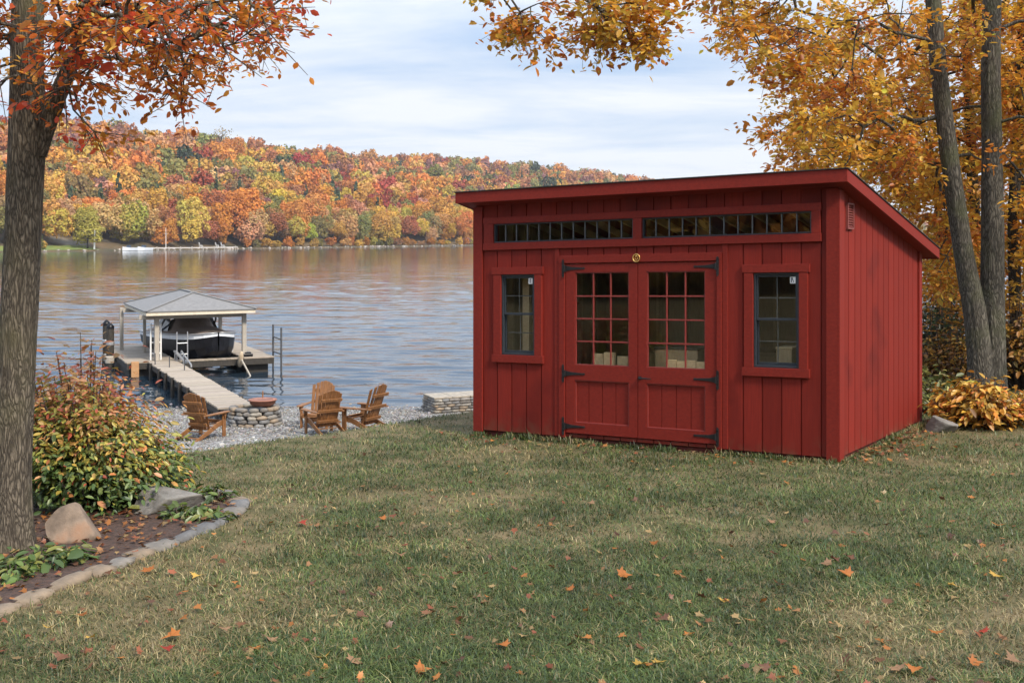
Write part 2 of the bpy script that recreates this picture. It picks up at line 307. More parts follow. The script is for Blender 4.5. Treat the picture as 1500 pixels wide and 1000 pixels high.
# ================================================================== the setting: ground, lake, hillside
def ground_mat():
    m, N, L, out = new_mat('ground')
    p = N.new('ShaderNodeBsdfPrincipled'); p.inputs['Roughness'].default_value = .95; p.inputs['Specular IOR Level'].default_value = .15
    tc = N.new('ShaderNodeTexCoord')
    def noise(s, d=6):
        n = N.new('ShaderNodeTexNoise'); n.inputs['Scale'].default_value = s; n.inputs['Detail'].default_value = d; L.new(tc.outputs['Object'], n.inputs['Vector']); return n
    def ramp(src, a, b, p0=.35, p1=.65):
        r = N.new('ShaderNodeValToRGB'); r.color_ramp.elements[0].position = p0; r.color_ramp.elements[1].position = p1
        r.color_ramp.elements[0].color = (*a, 1); r.color_ramp.elements[1].color = (*b, 1); L.new(src, r.inputs[0]); return r
    turf = ramp(noise(3, 8).outputs[0], (.08, .08, .035), (.19, .145, .08))
    vo = N.new('ShaderNodeTexVoronoi'); vo.inputs['Scale'].default_value = 22; L.new(tc.outputs['Object'], vo.inputs['Vector'])
    sp = N.new('ShaderNodeSeparateColor'); L.new(vo.outputs['Color'], sp.inputs[0])
    grav = ramp(sp.outputs[0], (.13, .125, .12), (.36, .35, .34), .1, .9)
    at_ = N.new('ShaderNodeAttribute'); at_.attribute_name = 'grav'
    mx = N.new('ShaderNodeMix'); mx.data_type = 'RGBA'; L.new(at_.outputs['Fac'], mx.inputs[0]); L.new(turf.outputs[0], mx.inputs[6]); L.new(grav.outputs[0], mx.inputs[7])
    L.new(mx.outputs[2], p.inputs['Base Color'])
    b = N.new('ShaderNodeBump'); b.inputs['Strength'].default_value = .6; b.inputs['Distance'].default_value = .03
    n3 = noise(40); L.new(n3.outputs[0], b.inputs['Height']); L.new(b.outputs[0], p.inputs['Normal'])
    L.new(p.outputs[0], out.inputs[0]); return m
def build_ground():
    def axis(lo, a, b, hi, st):
        mid = np.arange(a, b+1e-6, st); k = np.array([.3, 1, 2.5, 6, 14, 30, 70, 160, 400, 900, 2000])
        return np.unique(np.concatenate([(a-k)[(a-k) > lo][::-1], [lo], mid, (b+k)[(b+k) < hi], [hi]]))
    xs = axis(-2500, -14, 16, 2500, .16); ys = axis(-150, 2, 33, 2500, .16)
    X, Y = np.meshgrid(xs, ys, indexing='ij')
    Z = ground_z(X.ravel(), Y.ravel())
    near = sstep(-np.abs(X.ravel()), -16, -12)*sstep(-np.abs(Y.ravel()-16), -20, -15)
    Z += near*fbm2(X, Y, .9, 3)*.03
    V = np.stack([X.ravel(), Y.ravel(), Z], 1)
    q = grid_faces(len(xs), len(ys))
    o = np_mesh('ground', V, q.ravel(), np.full(len(q), 4), ground_mat(), smooth=True)
    e = Y.ravel()-crest(X.ravel())+fbm2(X, Y, 1.3, 8)*.5
    a = o.data.attributes.new('grav', 'FLOAT', 'POINT'); a.data.foreach_set('value', sstep(e, .3, .8).astype(np.float32))
    tag(o, kind='structure'); return o
build_ground()

def water_mat():
    m, N, L, out = new_mat('lake_water')
    p = N.new('ShaderNodeBsdfPrincipled'); p.inputs['Base Color'].default_value = (.016, .030, .045, 1); p.inputs['Roughness'].default_value = .05; p.inputs['IOR'].default_value = 1.42
    tc = N.new('ShaderNodeTexCoord'); hs = []
    for sc, st, amp, dist in ((.34, (.28, 1.0, 1), .75, .8), (1.15, (.32, 1, 1), .34, .7), (4.2, (.5, 1, 1), .10, .5)):
        mp = N.new('ShaderNodeMapping'); mp.inputs['Scale'].default_value = st; mp.inputs['Rotation'].default_value = (0, 0, .12*len(hs)-.1); L.new(tc.outputs['Object'], mp.inputs[0])
        n = N.new('ShaderNodeTexNoise'); n.inputs['Scale'].default_value = sc; n.inputs['Detail'].default_value = 3; n.inputs['Distortion'].default_value = dist; L.new(mp.outputs[0], n.inputs['Vector'])
        mu = N.new('ShaderNodeMath'); mu.operation = 'MULTIPLY'; mu.inputs[1].default_value = amp; L.new(n.outputs[0], mu.inputs[0]); hs.append(mu)
    a = hs[0]
    for h in hs[1:]:
        s = N.new('ShaderNodeMath'); L.new(a.outputs[0], s.inputs[0]); L.new(h.outputs[0], s.inputs[1]); a = s
    # gusts: the breeze roughens some areas and leaves others calm
    g = N.new('ShaderNodeTexNoise'); g.inputs['Scale'].default_value = .022; g.inputs['Detail'].default_value = 4
    mp = N.new('ShaderNodeMapping'); mp.inputs['Scale'].default_value = (.6, 1, 1); L.new(tc.outputs['Object'], mp.inputs[0]); L.new(mp.outputs[0], g.inputs['Vector'])
    mr = N.new('ShaderNodeMapRange'); mr.inputs['From Min'].default_value = .35; mr.inputs['From Max'].default_value = .65; mr.inputs['To Min'].default_value = .75; mr.inputs['To Max'].default_value = 1.25; L.new(g.outputs[0], mr.inputs[0])
    sx = N.new('ShaderNodeSeparateXYZ'); L.new(tc.outputs['Object'], sx.inputs[0])      # the water under the far hill lies calmer
    cy = N.new('ShaderNodeMapRange'); cy.inputs['From Min'].default_value = 60; cy.inputs['From Max'].default_value = 200; cy.inputs['To Min'].default_value = .22; cy.inputs['To Max'].default_value = .18; L.new(sx.outputs[1], cy.inputs[0])
    ms = N.new('ShaderNodeMath'); ms.operation = 'MULTIPLY'; L.new(mr.outputs[0], ms.inputs[0]); L.new(cy.outputs[0], ms.inputs[1]); mr = ms
    b = N.new('ShaderNodeBump'); b.inputs['Distance'].default_value = .42; L.new(mr.outputs[0], b.inputs['Strength']); L.new(a.outputs[0], b.inputs['Height']); L.new(b.outputs[0], p.inputs['Normal'])
    L.new(p.outputs[0], out.inputs[0]); return m
def build_lake():
    """wind waves as real relief on the near water; further out the swell is finer than the eye resolves and the sheet is flat"""
    rs = np.random.RandomState(14); ys = [24.]
    while ys[-1] < 270: ys.append(ys[-1]+.105*(ys[-1]/30)**1.25)
    ys = np.array(ys); us = np.linspace(-.74, .74, 300); Y, U = np.meshgrid(ys, us, indexing='ij'); X = U*Y; Z = X*0
    for k in range(46):
        lam = math.exp(rs.uniform(math.log(.55), math.log(3.4))); a = rs.randn()*.24+.06; kx, ky = math.sin(a)*2*math.pi/lam, math.cos(a)*2*math.pi/lam
        amp = .0029*lam**.85; patch = .55+.9*np.clip(fbm2(X/lam, Y/lam, .11, k, 2).reshape(X.shape)+.35, 0, 1)
        ph = kx*X+ky*Y+rs.uniform(0, 6.28); Z += amp*patch*(np.sin(ph)+.22*np.cos(2*ph))
    Z *= np.clip((262-Y)/205, 0, 1)*sstep(.74-np.abs(U), 0, .05)*sstep(Y, 28.0, 33)
    V = np.stack([X.ravel(), Y.ravel(), Z.ravel()], 1); q = grid_faces(len(ys), len(us)); n = len(V); a, b = float(ys[0]), float(ys[-1])
    V = np.vstack([V, [(-2400, a, 0), (2400, a, 0), (2400, b, 0), (-2400, b, 0), (-.74*a, a, 0), (.74*a, a, 0), (.74*b, b, 0), (-.74*b, b, 0), (2400, 2400, 0), (-2400, 2400, 0)]])
    ex = np.array([(n, n+4, n+7, n+3), (n+5, n+1, n+2, n+6), (n+3, n+2, n+8, n+9)]); q = np.vstack([q, ex])
    tag(np_mesh('lake_water', V, q.ravel(), np.full(len(q), 4), water_mat(), smooth=True), kind='structure')
build_lake()

# the far shore runs away to the right along Y = 541 + 1.6 X; behind it a wooded ridge about 60 m high
TX, TY = .53, .848; NX, NY = -.848, .53
def shore(t, s): return t*TX+s*NX, 541+t*TY+s*NY
def hill_z(t, s):
    s = np.asarray(s, float); t = np.asarray(t, float)
    up = 51*np.sin(np.clip((s-6)/330, 0, 1)*math.pi/2)*(1-.14*sstep(t, 430, 820))
    n = fbm2(t, s, .006, 5)*14*sstep(s, 40, 260)
    low = .25+.55*sstep(s, 0, 8)
    return np.where(s < 0, s*.25, low)+up+n.reshape(up.shape)
def build_hill():
    ts = np.concatenate([np.arange(-520, 200, 10), np.arange(200, 2300, 40)]); ss = np.array([-14, -5, -2, 0, 2, 4, 7, 12, 20, 30, 45, 60, 80, 110, 140, 170, 200, 230, 260, 290, 320, 350, 400, 500, 700])
    T, S = np.meshgrid(ts, ss, indexing='ij')
    wob = fbm2(T, T*0, .02, 2).reshape(T.shape)*6*(S < 25)
    x, y = shore(T, S+wob*0); z = hill_z(T.ravel(), S.ravel())
    q = grid_faces(len(ts), len(ss))
    mt = pmat('forest_floor', (.05, .045, .02), (.14, .09, .04), .12, .95, 0, spots=((.26, .24, .20), .05, .62))
    tag(np_mesh('hillside', np.stack([x.ravel(), y.ravel(), z], 1), q.ravel(), np.full(len(q), 4), mt, smooth=True), kind='structure')
build_hill()

# far trees: crown templates of leaf clumps on several lobes
def crown_template(seed, n, kind='broad'):
    rs = np.random.RandomState(seed); P = []; Nn = []
    if kind == 'broad':
        nl = 24
        lob = [(np.array([0, 0, .50]), .34)]
        for i in range(nl):
            a = rs.uniform(0, 6.283); zz = rs.uniform(.16, .90); r = rs.uniform(.55, 1)*.40*math.sqrt(max(.12, 1-((zz-.45)/.56)**2)); lob.append((np.array([math.cos(a)*r, math.sin(a)*r, zz]), rs.uniform(.085, .17)))
    else:
        lob = [(np.array([0, 0, .08+.1*i]), .27*(1-i/9.5)) for i in range(9)]
    wts = np.array([r*r for _, r in lob]); wts /= wts.sum()
    while len(P) < n:
        c, r = lob[rs.choice(len(lob), p=wts)]; d = rs.randn(3); d /= np.linalg.norm(d)
        if d[2] < -.55: continue
        p = c+d*r*rs.uniform(.75, 1.18)
        if any(np.linalg.norm(p-c2) < r2*.82 for c2, r2 in lob if c2 is not c): continue
        P.append(p); Nn.append(d+rs.randn(3)*.45+np.array([0, 0, .25]))
    P = np.array(P); Nn = np.array(Nn)
    R = frames(Nn, rs.randn(n, 3)); s = rs.uniform(.55, 1.0, n)*1.35/math.sqrt(n)
    tv = [(-.9, -.6, 0), (.6, -.9, .15), (.9, .6, -.1), (-.5, .9, .15)]
    V, l, t = inst_arrays(tv, [(0, 1, 2, 3)], R, s, P)
    return V, l, t
FAR_T = [crown_template(i, 420) for i in range(6)]+[crown_template(20+i, 320, 'conifer') for i in range(2)]+[crown_template(80+i, 1100) for i in range(5)]
FAR_N = [crown_template(40+i, 1400) for i in range(5)]+[crown_template(60, 900, 'conifer')]
PAL = {'orange': (.56, .235, .06), 'gold': (.58, .36, .085), 'rust': (.38, .165, .075), 'red': (.36, .085, .055), 'green': (.22, .205, .065), 'olive': (.27, .235, .08), 'dark': (.06, .08, .045), 'mauve': (.29, .145, .115), 'peach': (.56, .31, .15), 'crimson': (.42, .075, .07), 'lime': (.42, .36, .08)}
def far_mass(name, lst, tmpl, seed, kind='stuff'):
    rs = np.random.RandomState(seed); VV = []; LL = []; TT = []; CC = []; b = 0
    for (x, y, z, w, h, c, ti) in lst:
        V, l, t = tmpl[ti]; a = rs.uniform(0, 6.283); ca, sa = math.cos(a), math.sin(a)
        q = np.empty_like(V); q[:, 0] = (V[:, 0]*ca-V[:, 1]*sa)*w+x; q[:, 1] = (V[:, 0]*sa+V[:, 1]*ca)*w+y; q[:, 2] = V[:, 2]*h+z
        VV.append(q); LL.append(l+b); TT.append(t); b += len(V)
        CC.append(np.asarray(c)*(1+rs.randn(len(t), 1)*.10)*(1+rs.randn(len(t), 3)*.035))
    return np_mesh(name, np.concatenate(VV), np.concatenate(LL), np.concatenate(TT), M['far'], np.clip(np.concatenate(CC), .01, .85))
def ridge_hit(px, py, above):   # where the sight line passes this far above the hillside
    u = (px-750)/FPX; k = (HY-py)/FPX
    for Y in np.arange(270, 1500, 1.5):
        X = u*Y; dx, dy = X, Y-541; t = dx*TX+dy*TY; s = dx*NX+dy*NY
        if s > 4 and hill_z(np.array([t]), np.array([s]))[0]+above > HC+k*Y: return X, Y, hill_z(np.array([t]), np.array([s]))[0]
    return None
DISTINCT = [   # px, py of the crown's centre, half width in pixels, colour, template, kind, label
 (430, 252, 30, 'crimson', 0, 'maple', 'round crimson maple, the brightest red crown on the upper half of the far hillside'),
 (114, 258, 18, 'red', 1, 'maple', 'dark red maple on the far hillside just right of the big left trunk'),
 (336, 236, 36, 'orange', 2, 'maple', 'broad bright orange tree high in the middle of the far hillside'),
 (316, 286, 20, 'olive', 3, 'tree', 'rounded olive tree standing below the broad bright orange crown across the lake'),
 (195, 264, 19, 'mauve', 4, 'tree', 'dull mauve tree left of the yellow-green crown midway up the far hill'),
 (236, 262, 21, 'lime', 0, 'tree', 'yellow-green tree midway up the far hill above the narrow orange-red one'),
 (246, 306, 17, 'orange', 1, 'maple', 'narrow orange-red tree above the white flagpole on the far shore'),
 (157, 264, 19, 'gold', 2, 'tree', 'pale golden tree right of the dark red maple on the far hill'),
 (112, 284, 22, 'peach', 3, 'tree', 'light orange tree directly under the dark red maple on the far hill'),
 (128, 326, 27, 'lime', 4, 'tree', 'yellow-green tree low on the far shore over the lawn strip'),
 (215, 300, 16, 'mauve', 2, 'tree', 'dark plum-coloured tree left of the narrow orange-red one across the lake'),
 (351, 290, 14, 'dark', 5, 'conifer', 'dark green conifer just right of the rounded olive tree across the lake'),
 (629, 298, 22, 'mauve', 0, 'tree', 'purple-brown tree on the far hillside near the shed roof corner'),
 (516, 278, 15, 'red', 4, 'maple', 'small red maple on the far hillside halfway to the shed'),
]
def build_far_forest():
    rs = np.random.RandomState(4); keep = []
    for (px, py, hw, c, ti, k, lab) in DISTINCT:
        X, Y, z = ridge_hit(px, py, 7); w = 2*hw/FPX*Y/.92; h = w*(1.0 if ti < 5 else 1.7)*(1.5 if hw < 18 else 1)
        keep.append((X, Y, w)); yy = Y-w*.5
        o = far_mass('maple_tree' if k == 'maple' else ('conifer_tree' if k == 'conifer' else 'hillside_tree'), [(rs.uniform(-.22, .22)*w, rs.uniform(-.14, .14)*w, h*z_, w*k_, h*k2, PAL[c], ti) for z_, k_, k2 in ((-.05, .80, .60), (.12, .74, .62), (.26, .62, .58), (.42, .58, .52), (.30, .50, .50))] if ti < 5 else [(0, 0, 0, w, h, PAL[c], ti)], FAR_N, 70+len(keep), None)
        cz = HC+(HY-py)/FPX*yy-h*.52
        o.location = (X*yy/Y, yy, cz); o.name = o.name
        tk = MB(); zz = hill_z(np.array([X*yy/Y*TX+(yy-541)*TY]), np.array([X*yy/Y*NX+(yy-541)*NY]))[0]
        top = cz+h*.5; tk.tube([(0, 0, min(zz-cz, 0)-.5), (.1, 0, h*.3), (0, 0, h*.6)], [w*.035, w*.03, w*.015], 7); tk.build('trunk', M['bark_dark'], o)
        tag(o, lab, k, 'distinct trees on the far hillside')
    lst = []; near = []
    cols = ['orange', 'gold', 'rust', 'green', 'olive', 'red', 'peach', 'dark', 'mauve', 'lime']
    # the shoreline row, then the slope behind
    t = -430.
    def pick(s, far):
        pr = np.array([.28, .25, .15, .05, .12, .04, .09, .02, .04, .02]) if s < 120 else np.array([.26, .14, .24, .05, .14, .04, .11, .03, .06, .0])
        if s < 28: pr = np.array([.26, .36, .06, .05, .10, .015, .09, .015, .02, .07])
        c = np.array(PAL[cols[rs.choice(10, p=pr/pr.sum())]])
        return c*(.85+.3*rs.rand())*(1+rs.randn(3)*.06)
    s = 9.
    while s < 400:
        stp = 7.2+min(s, 200)*.004
        t = -430+rs.rand()*6
        while t < 1500:
            tt = t+rs.uniform(-2.5, 2.5); s2 = s+rs.uniform(-3, 3)
            x, y = shore(tt, s2); u = x/y
            t += stp*(1 if y < 650 else (1.25 if u < .2 else 2.2))*rs.uniform(.8, 1.2)
            if u < -.56 or u > .55 or y < 150: continue
            if any((x-a)**2+(y-b+w*.3)**2 < (w*.52)**2 for a, b, w in keep): continue
            z = hill_z(np.array([tt]), np.array([s2]))[0]
            con = rs.rand() < (.05 if s > 30 else .03)
            big = rs.uniform(.8, 1.3)
            if con: rec = (x, y, z, 8*big, 14*big, np.array(PAL['dark'])*rs.uniform(.7, 1.5), 6+rs.randint(2))
            else:
                w = rs.uniform(8.5, 12.5)*big; h = w*rs.uniform(.95, 1.35)
                rec = (x, y, z+(.5 if s < 14 else 1.2)*rs.rand(), w, h, pick(s, y), (8+rs.randint(5)) if s < 40 and u < .0 else rs.randint(6))
            if s < 75 and not con:      # a crown of three uneven masses
                for q in range(3):
                    k = rs.uniform(.52, .82); a2 = rs.uniform(0, 6.28); o_ = (1-k)*.62*rec[3]
                    lst.append((x+math.cos(a2)*o_, y+math.sin(a2)*o_, rec[2]+(rec[4]*(1-k)*rs.uniform(-.1, 1.05)), rec[3]*k, rec[4]*k*rs.uniform(.75, 1.05), np.clip(rec[5]*(1+rs.randn(3)*.08), .02, .8), rec[6]))
            else: lst.append(rec)
        s += stp*.95
    for i in range(170):         # low shrubs right at the water's edge
        tt = -400+i*5.2+rs.uniform(-2, 2); x, y = shore(tt, rs.uniform(2.5, 6)); u = x/y
        if -.405 < u < -.24: continue
        lst.append((x, y, .1, rs.uniform(3, 6), rs.uniform(2.2, 4.5), pick(0, y)*.8, rs.randint(6)))
    tag(far_mass('far_forest', lst, FAR_T, 9), 'dense wooded hillside in orange, gold and rust across the lake', 'forest', kind='stuff')
    print('far trees', len(lst))
    tr = MB()
    # a bare pale tree on the ridge
    X, Y, z = ridge_hit(322, 222, 9)
    r = empty('bare_tree', 'tall nearly bare pale tree rising above the ridge in the middle of the hillside', 'tree', (X, Y-6, z)); b = MB()
    b.tube([(0, 0, -2), (1.2, 0, 9), (2.6, 0, 17)], [.45, .32, .16], 7)
    for i in range(16):
        hh = rs.uniform(11, 17); a = rs.uniform(0, 6.28); x0 = 2.6*(hh/17)**1.2
        b.tube([(x0, 0, hh), (x0+math.cos(a)*2.4, math.sin(a)*2, hh+2.2), (x0+math.cos(a)*4, math.sin(a)*3, hh+4)], [.12, .09, .04], 5)
    b.build('trunk', M['bark_grey'], r)
    P = np.stack([2.4+rs.randn(170)*2.6, rs.randn(170)*2, 18+rs.randn(170)*2], 1)
    inst('crown', [(-1, -.5, 0), (1, -.4, 0), (.4, .8, .1), (-.6, .7, 0)], [(0, 1, 2, 3)], frames(rs.randn(170, 3), rs.randn(170, 3)), rs.uniform(.25, .55, 170), P, np.array([.33, .26, .13])*(1+rs.randn(170, 3)*.1), M['far'], r)
build_far_forest()
def build_reflection_woods():  # unseen trees, added so the shed glass reflects dark foliage instead of sky
    rs = np.random.RandomState(66); lst = []
    for k in range(95):
        a = math.radians(rs.uniform(105, 262)); d = rs.uniform(26, 44); x, y = d*math.sin(a), d*math.cos(a); w = rs.uniform(6, 9)
        if abs(math.degrees(a)-140) < 12 and d < 34: continue
        lst.append((x, y, float(ground_z(x, y))+rs.uniform(0, 1.5), w, w*rs.uniform(1.25, 1.7), np.array(PAL[['gold', 'rust', 'green', 'olive', 'dark', 'orange'][rs.randint(6)]])*.8, 8+rs.randint(5)))
    for k in range(60):
        a = math.radians(rs.uniform(212, 262)); d = rs.uniform(24, 42); x, y = d*math.sin(a), d*math.cos(a); w = rs.uniform(6, 9)
        lst.append((x, y, float(ground_z(x, y))-.6, w, w*rs.uniform(1.2, 1.7), np.array(PAL[['gold', 'rust', 'olive', 'dark', 'orange'][rs.randint(5)]])*.8, 8+rs.randint(5)))
    for k in range(34):
        a = math.radians(rs.uniform(236, 276)); d = rs.uniform(26, 46); x, y = d*math.sin(a), d*math.cos(a); w = rs.uniform(6, 9)
        lst.append((x, y, float(ground_z(x, y))-.8, w, w*rs.uniform(1.2, 1.6), np.array(PAL[['gold', 'rust', 'olive', 'dark', 'orange'][rs.randint(5)]])*.8, 8+rs.randint(5)))
    tag(far_mass('reflection_woods', lst, FAR_T, 10), 'unseen autumn woods added behind the lawn for the shed windows to mirror', 'woods', kind='stuff')
build_reflection_woods()

def build_far_shore():
    rs = np.random.RandomState(12)
    def sp(px, s):              # point on the far shore, s metres inland, under pixel column px
        u = (px-750)/FPX; Y = (541+s*1.887)/(1-1.6*u); return u*Y, Y
    x, y = sp(243, 3); r = empty('flagpole', 'tall white flagpole standing at the water edge across the lake', 'flagpole', (x, y, .6))
    b = MB(); b.tube([(0, 0, -.4), (0, 0, 6.4)], [.11, .06], 8); b.build('pole', M['white'], r)
    b = MB(); b.lathe([(0, 6.4), (.10, 6.46), (.12, 6.54), (.07, 6.62), (0, 6.66)], 10); b.build('finial', M['gold'], r, smooth=True)
    b = MB(); b.bar((-.6, 0, 4.6), (.6, 0, 4.6), .06); b.build('yardarm', M['white'], r)
    x, y = sp(138, 2.5); r = empty('lamp_post', 'thick white post on the grassy far shore beneath the yellow-green tree', 'post', (x, y, .3))
    b = MB(); b.tube([(0, 0, -.4), (.15, 0, 5.6)], [.28, .2], 8); b.build('pole', M['white'], r)
    b = MB(); b.lathe([(.0, 5.5), (.3, 5.6), (.32, 5.9), (0, 6.1)], 10, (.15, 0)); b.build('lamp_head', M['white'], r)
    # the low white dock along the far water edge
    x0, y0 = sp(345, -3); x1, y1 = sp(205, -2.5); r = empty('far_dock', 'long low whitish dock along the far water edge', 'dock', (x0, y0, 0))
    d = Vector((x1-x0, y1-y0, 0)); L_ = d.length; ang = math.atan2(d.y, d.x); r.rotation_euler = (0, 0, ang)
    b = MB(); n = 24
    for i in range(n):
        b.cc = (1, 1, 1) if i % 3 else (.85, .85, .85); b.box(L_*i/n+.02, L_*(i+1)/n-.02, -1.1, 1.1, .55, .78)
    b.build('deck', pmat('bleached_deck', (.55, .50, .46), (.72, .68, .64), 1, .8, 0, use_col=True), r)
    for i in range(9):
        b = MB(); xx = 1+i*(L_-2)/8; b.tube([(xx, 1.0, -1), (xx, 1.0, 1.1)], .16, 8); b.build('piling', M['post'], r)
    for px, lab, c in ((190, 'small white motorboat moored left of the flagpole across the lake', 'gel'), (212, 'small pale motorboat under cover nearer the flagpole across the lake', 'canvas')):
        x, y = sp(px, -6.5); r = empty('motorboat', lab, 'boat', (x, y, 0), ang+.1); b = MB()
        st = [(-2.6, 1.0, .95), (-1, 1.1, .95), (1, 1.05, 1.0), (2.2, .6, 1.15), (2.9, .06, 1.25)]; vs = []; fs = []
        for (a, w, h) in st: vs += [(a, -w, h), (a, -w*.8, .1), (a, 0, -.15), (a, w*.8, .1), (a, w, h)]
        for i in range(4):
            for k in range(4): fs.append((i*5+k, i*5+k+1, i*5+6+k, i*5+5+k))
        fs.append((0, 1, 2, 3, 4)); b.add(vs, fs); b.build('hull', M['gel'], r)
        b = MB(); b.add([(a, s_*w*.95, h+.02) for (a, w, h) in st for s_ in (-1, 1)], [(2*i, 2*i+1, 2*i+3, 2*i+2) for i in range(4)]); b.build('cover', M[c], r)
        b = MB(); b.prism([(.2, .95), (.9, .95), (.3, 1.65), (.15, 1.65)], -.8, .8); b.build('windshield', M['tint'], r)
    for px, lab in ((294, 'small white chair, left one at the right end of the far dock'), (318, 'small white chair, middle one at the right end of the far dock'), (326, 'small white chair, right one at the right end of the far dock')):
        x, y = sp(px, 1); r = empty('dock_chair', lab, 'chair', (x, y, .75), 2.2, 'white chairs by the far dock')
        b = MB(); b.box(-.45, .45, -.45, .45, .5, .62); b.build('seat', M['white'], r)
        b = MB(); b.prism([(.4, .6), (.52, .6), (.75, 1.6), (.63, 1.6)], -.45, .45, 0); b.build('backrest', M['white'], r)
        for sx in (-.4, .4):
            for sy in (-.4, .4):
                b = MB(); b.box(sx-.05, sx+.05, sy-.05, sy+.05, -.5, .5); b.build('leg', M['white'], r)
    # lawn strip and shore stones at the left
    T = np.linspace(-330, -232, 50); V = []
    for s in (1.2, 4, 9): V.append(np.stack([*shore(T, np.full(50, s)), hill_z(T, np.full(50, s))+.12+fbm2(T, T*0, .2, 3)*.1], 1))
    V = np.array(V).reshape(-1, 3); q = grid_faces(3, 50)
    tag(np_mesh('far_lawn', V, q.ravel(), np.full(len(q), 4), pmat('far_lawn', (.10, .16, .03), (.22, .24, .06), .5, .9, 0)), kind='structure')
    n = 700; t = rs.uniform(-420, 380, n); s = rs.uniform(-.8, 1.6, n); x, y = shore(t, s)
    tv, tf = ROCKT
    inst_o = inst('shore_rocks', tv, tf, frames(rs.randn(n, 3), rs.randn(n, 3)), rs.uniform(.18, .6, n)[:, None]*np.array([1.3, 1, .7]), np.stack([x, y, rs.uniform(0, .2, n)], 1), np.array([.33, .29, .25])*rs.uniform(.5, 1.3, (n, 1)), M['pebble'])
    tag(inst_o, 'pale stones strewn along the far waterline', 'stones', kind='stuff')
def ico(sub=1):
    import bmesh
    bm = bmesh.new(); bmesh.ops.create_icosphere(bm, subdivisions=sub, radius=1); v = np.array([p.co[:] for p in bm.verts]); f = [tuple(x.index for x in p.verts) for p in bm.faces]; bm.free(); return v, f
_v, _f = ico(1); ROCKT = (_v*(1+.22*hash3(np.arange(len(_v)), 0*np.arange(len(_v)), 3, 5))[:, None]*.9, _f)
build_far_shore()

# ================================================================== the red shed
SO = np.array([-.4221, 13.3, 2.2745]); SU = np.array([.83173, -.55518, .029]); SV = np.array([.55518, .83173, -.017])
SW, SD = 4.269, 3.05
def S(u, v, w): return tuple(SU*u+SV*v+np.array([0, 0, w]))
def roofw(v): return 2.82-.204*(v+.2)       # top of the roof boards
def grid_wall(mb, us, ws, dep, T, mp, split=True, tones=None):
    us = sorted(set(round(x, 4) for x in us)); ws = sorted(set(round(x, 4) for x in ws)); nu, nw = len(us)-1, len(ws)-1
    D = [[dep((us[i]+us[i+1])/2, (ws[j]+ws[j+1])/2) for j in range(nw)] for i in range(nu)]
    def quad(a, b, c, d): mb.add([mp(*a), mp(*b), mp(*c), mp(*d)], [(0, 1, 2, 3)])
    for i in range(nu):
        for j in range(nw):
            d = D[i][j]; u0, u1, w0, w1 = us[i], us[i+1], ws[j], ws[j+1]
            if d is None: continue
            if tones is not None: g = tones[1][int(np.searchsorted(tones[0], (u0+u1)/2))]; mb.cc = (g, g, g)
            mb.mi = 0; quad((u0, d, w0), (u1, d, w0), (u1, d, w1), (u0, d, w1))
            mb.mi = 1 if split else 0; quad((u0, T, w0), (u0, T, w1), (u1, T, w1), (u1, T, w0)); mb.mi = 0
    for i in range(nu+1):
        for j in range(nw):
            a = D[i-1][j] if i > 0 else None; b = D[i][j] if i < nu else None
            if a == b: continue
            lo, hi = (a, T) if b is None else ((b, T) if a is None else (min(a, b), max(a, b)))
            quad((us[i], lo, ws[j]), (us[i], lo, ws[j+1]), (us[i], hi, ws[j+1]), (us[i], hi, ws[j]))
    for j in range(nw+1):
        for i in range(nu):
            a = D[i][j-1] if j > 0 else None; b = D[i][j] if j < nw else None
            if a == b: continue
            lo, hi = (a, T) if b is None else ((b, T) if a is None else (min(a, b), max(a, b)))
            quad((us[i], lo, ws[j]), (us[i+1], lo, ws[j]), (us[i+1], hi, ws[j]), (us[i], hi, ws[j]))
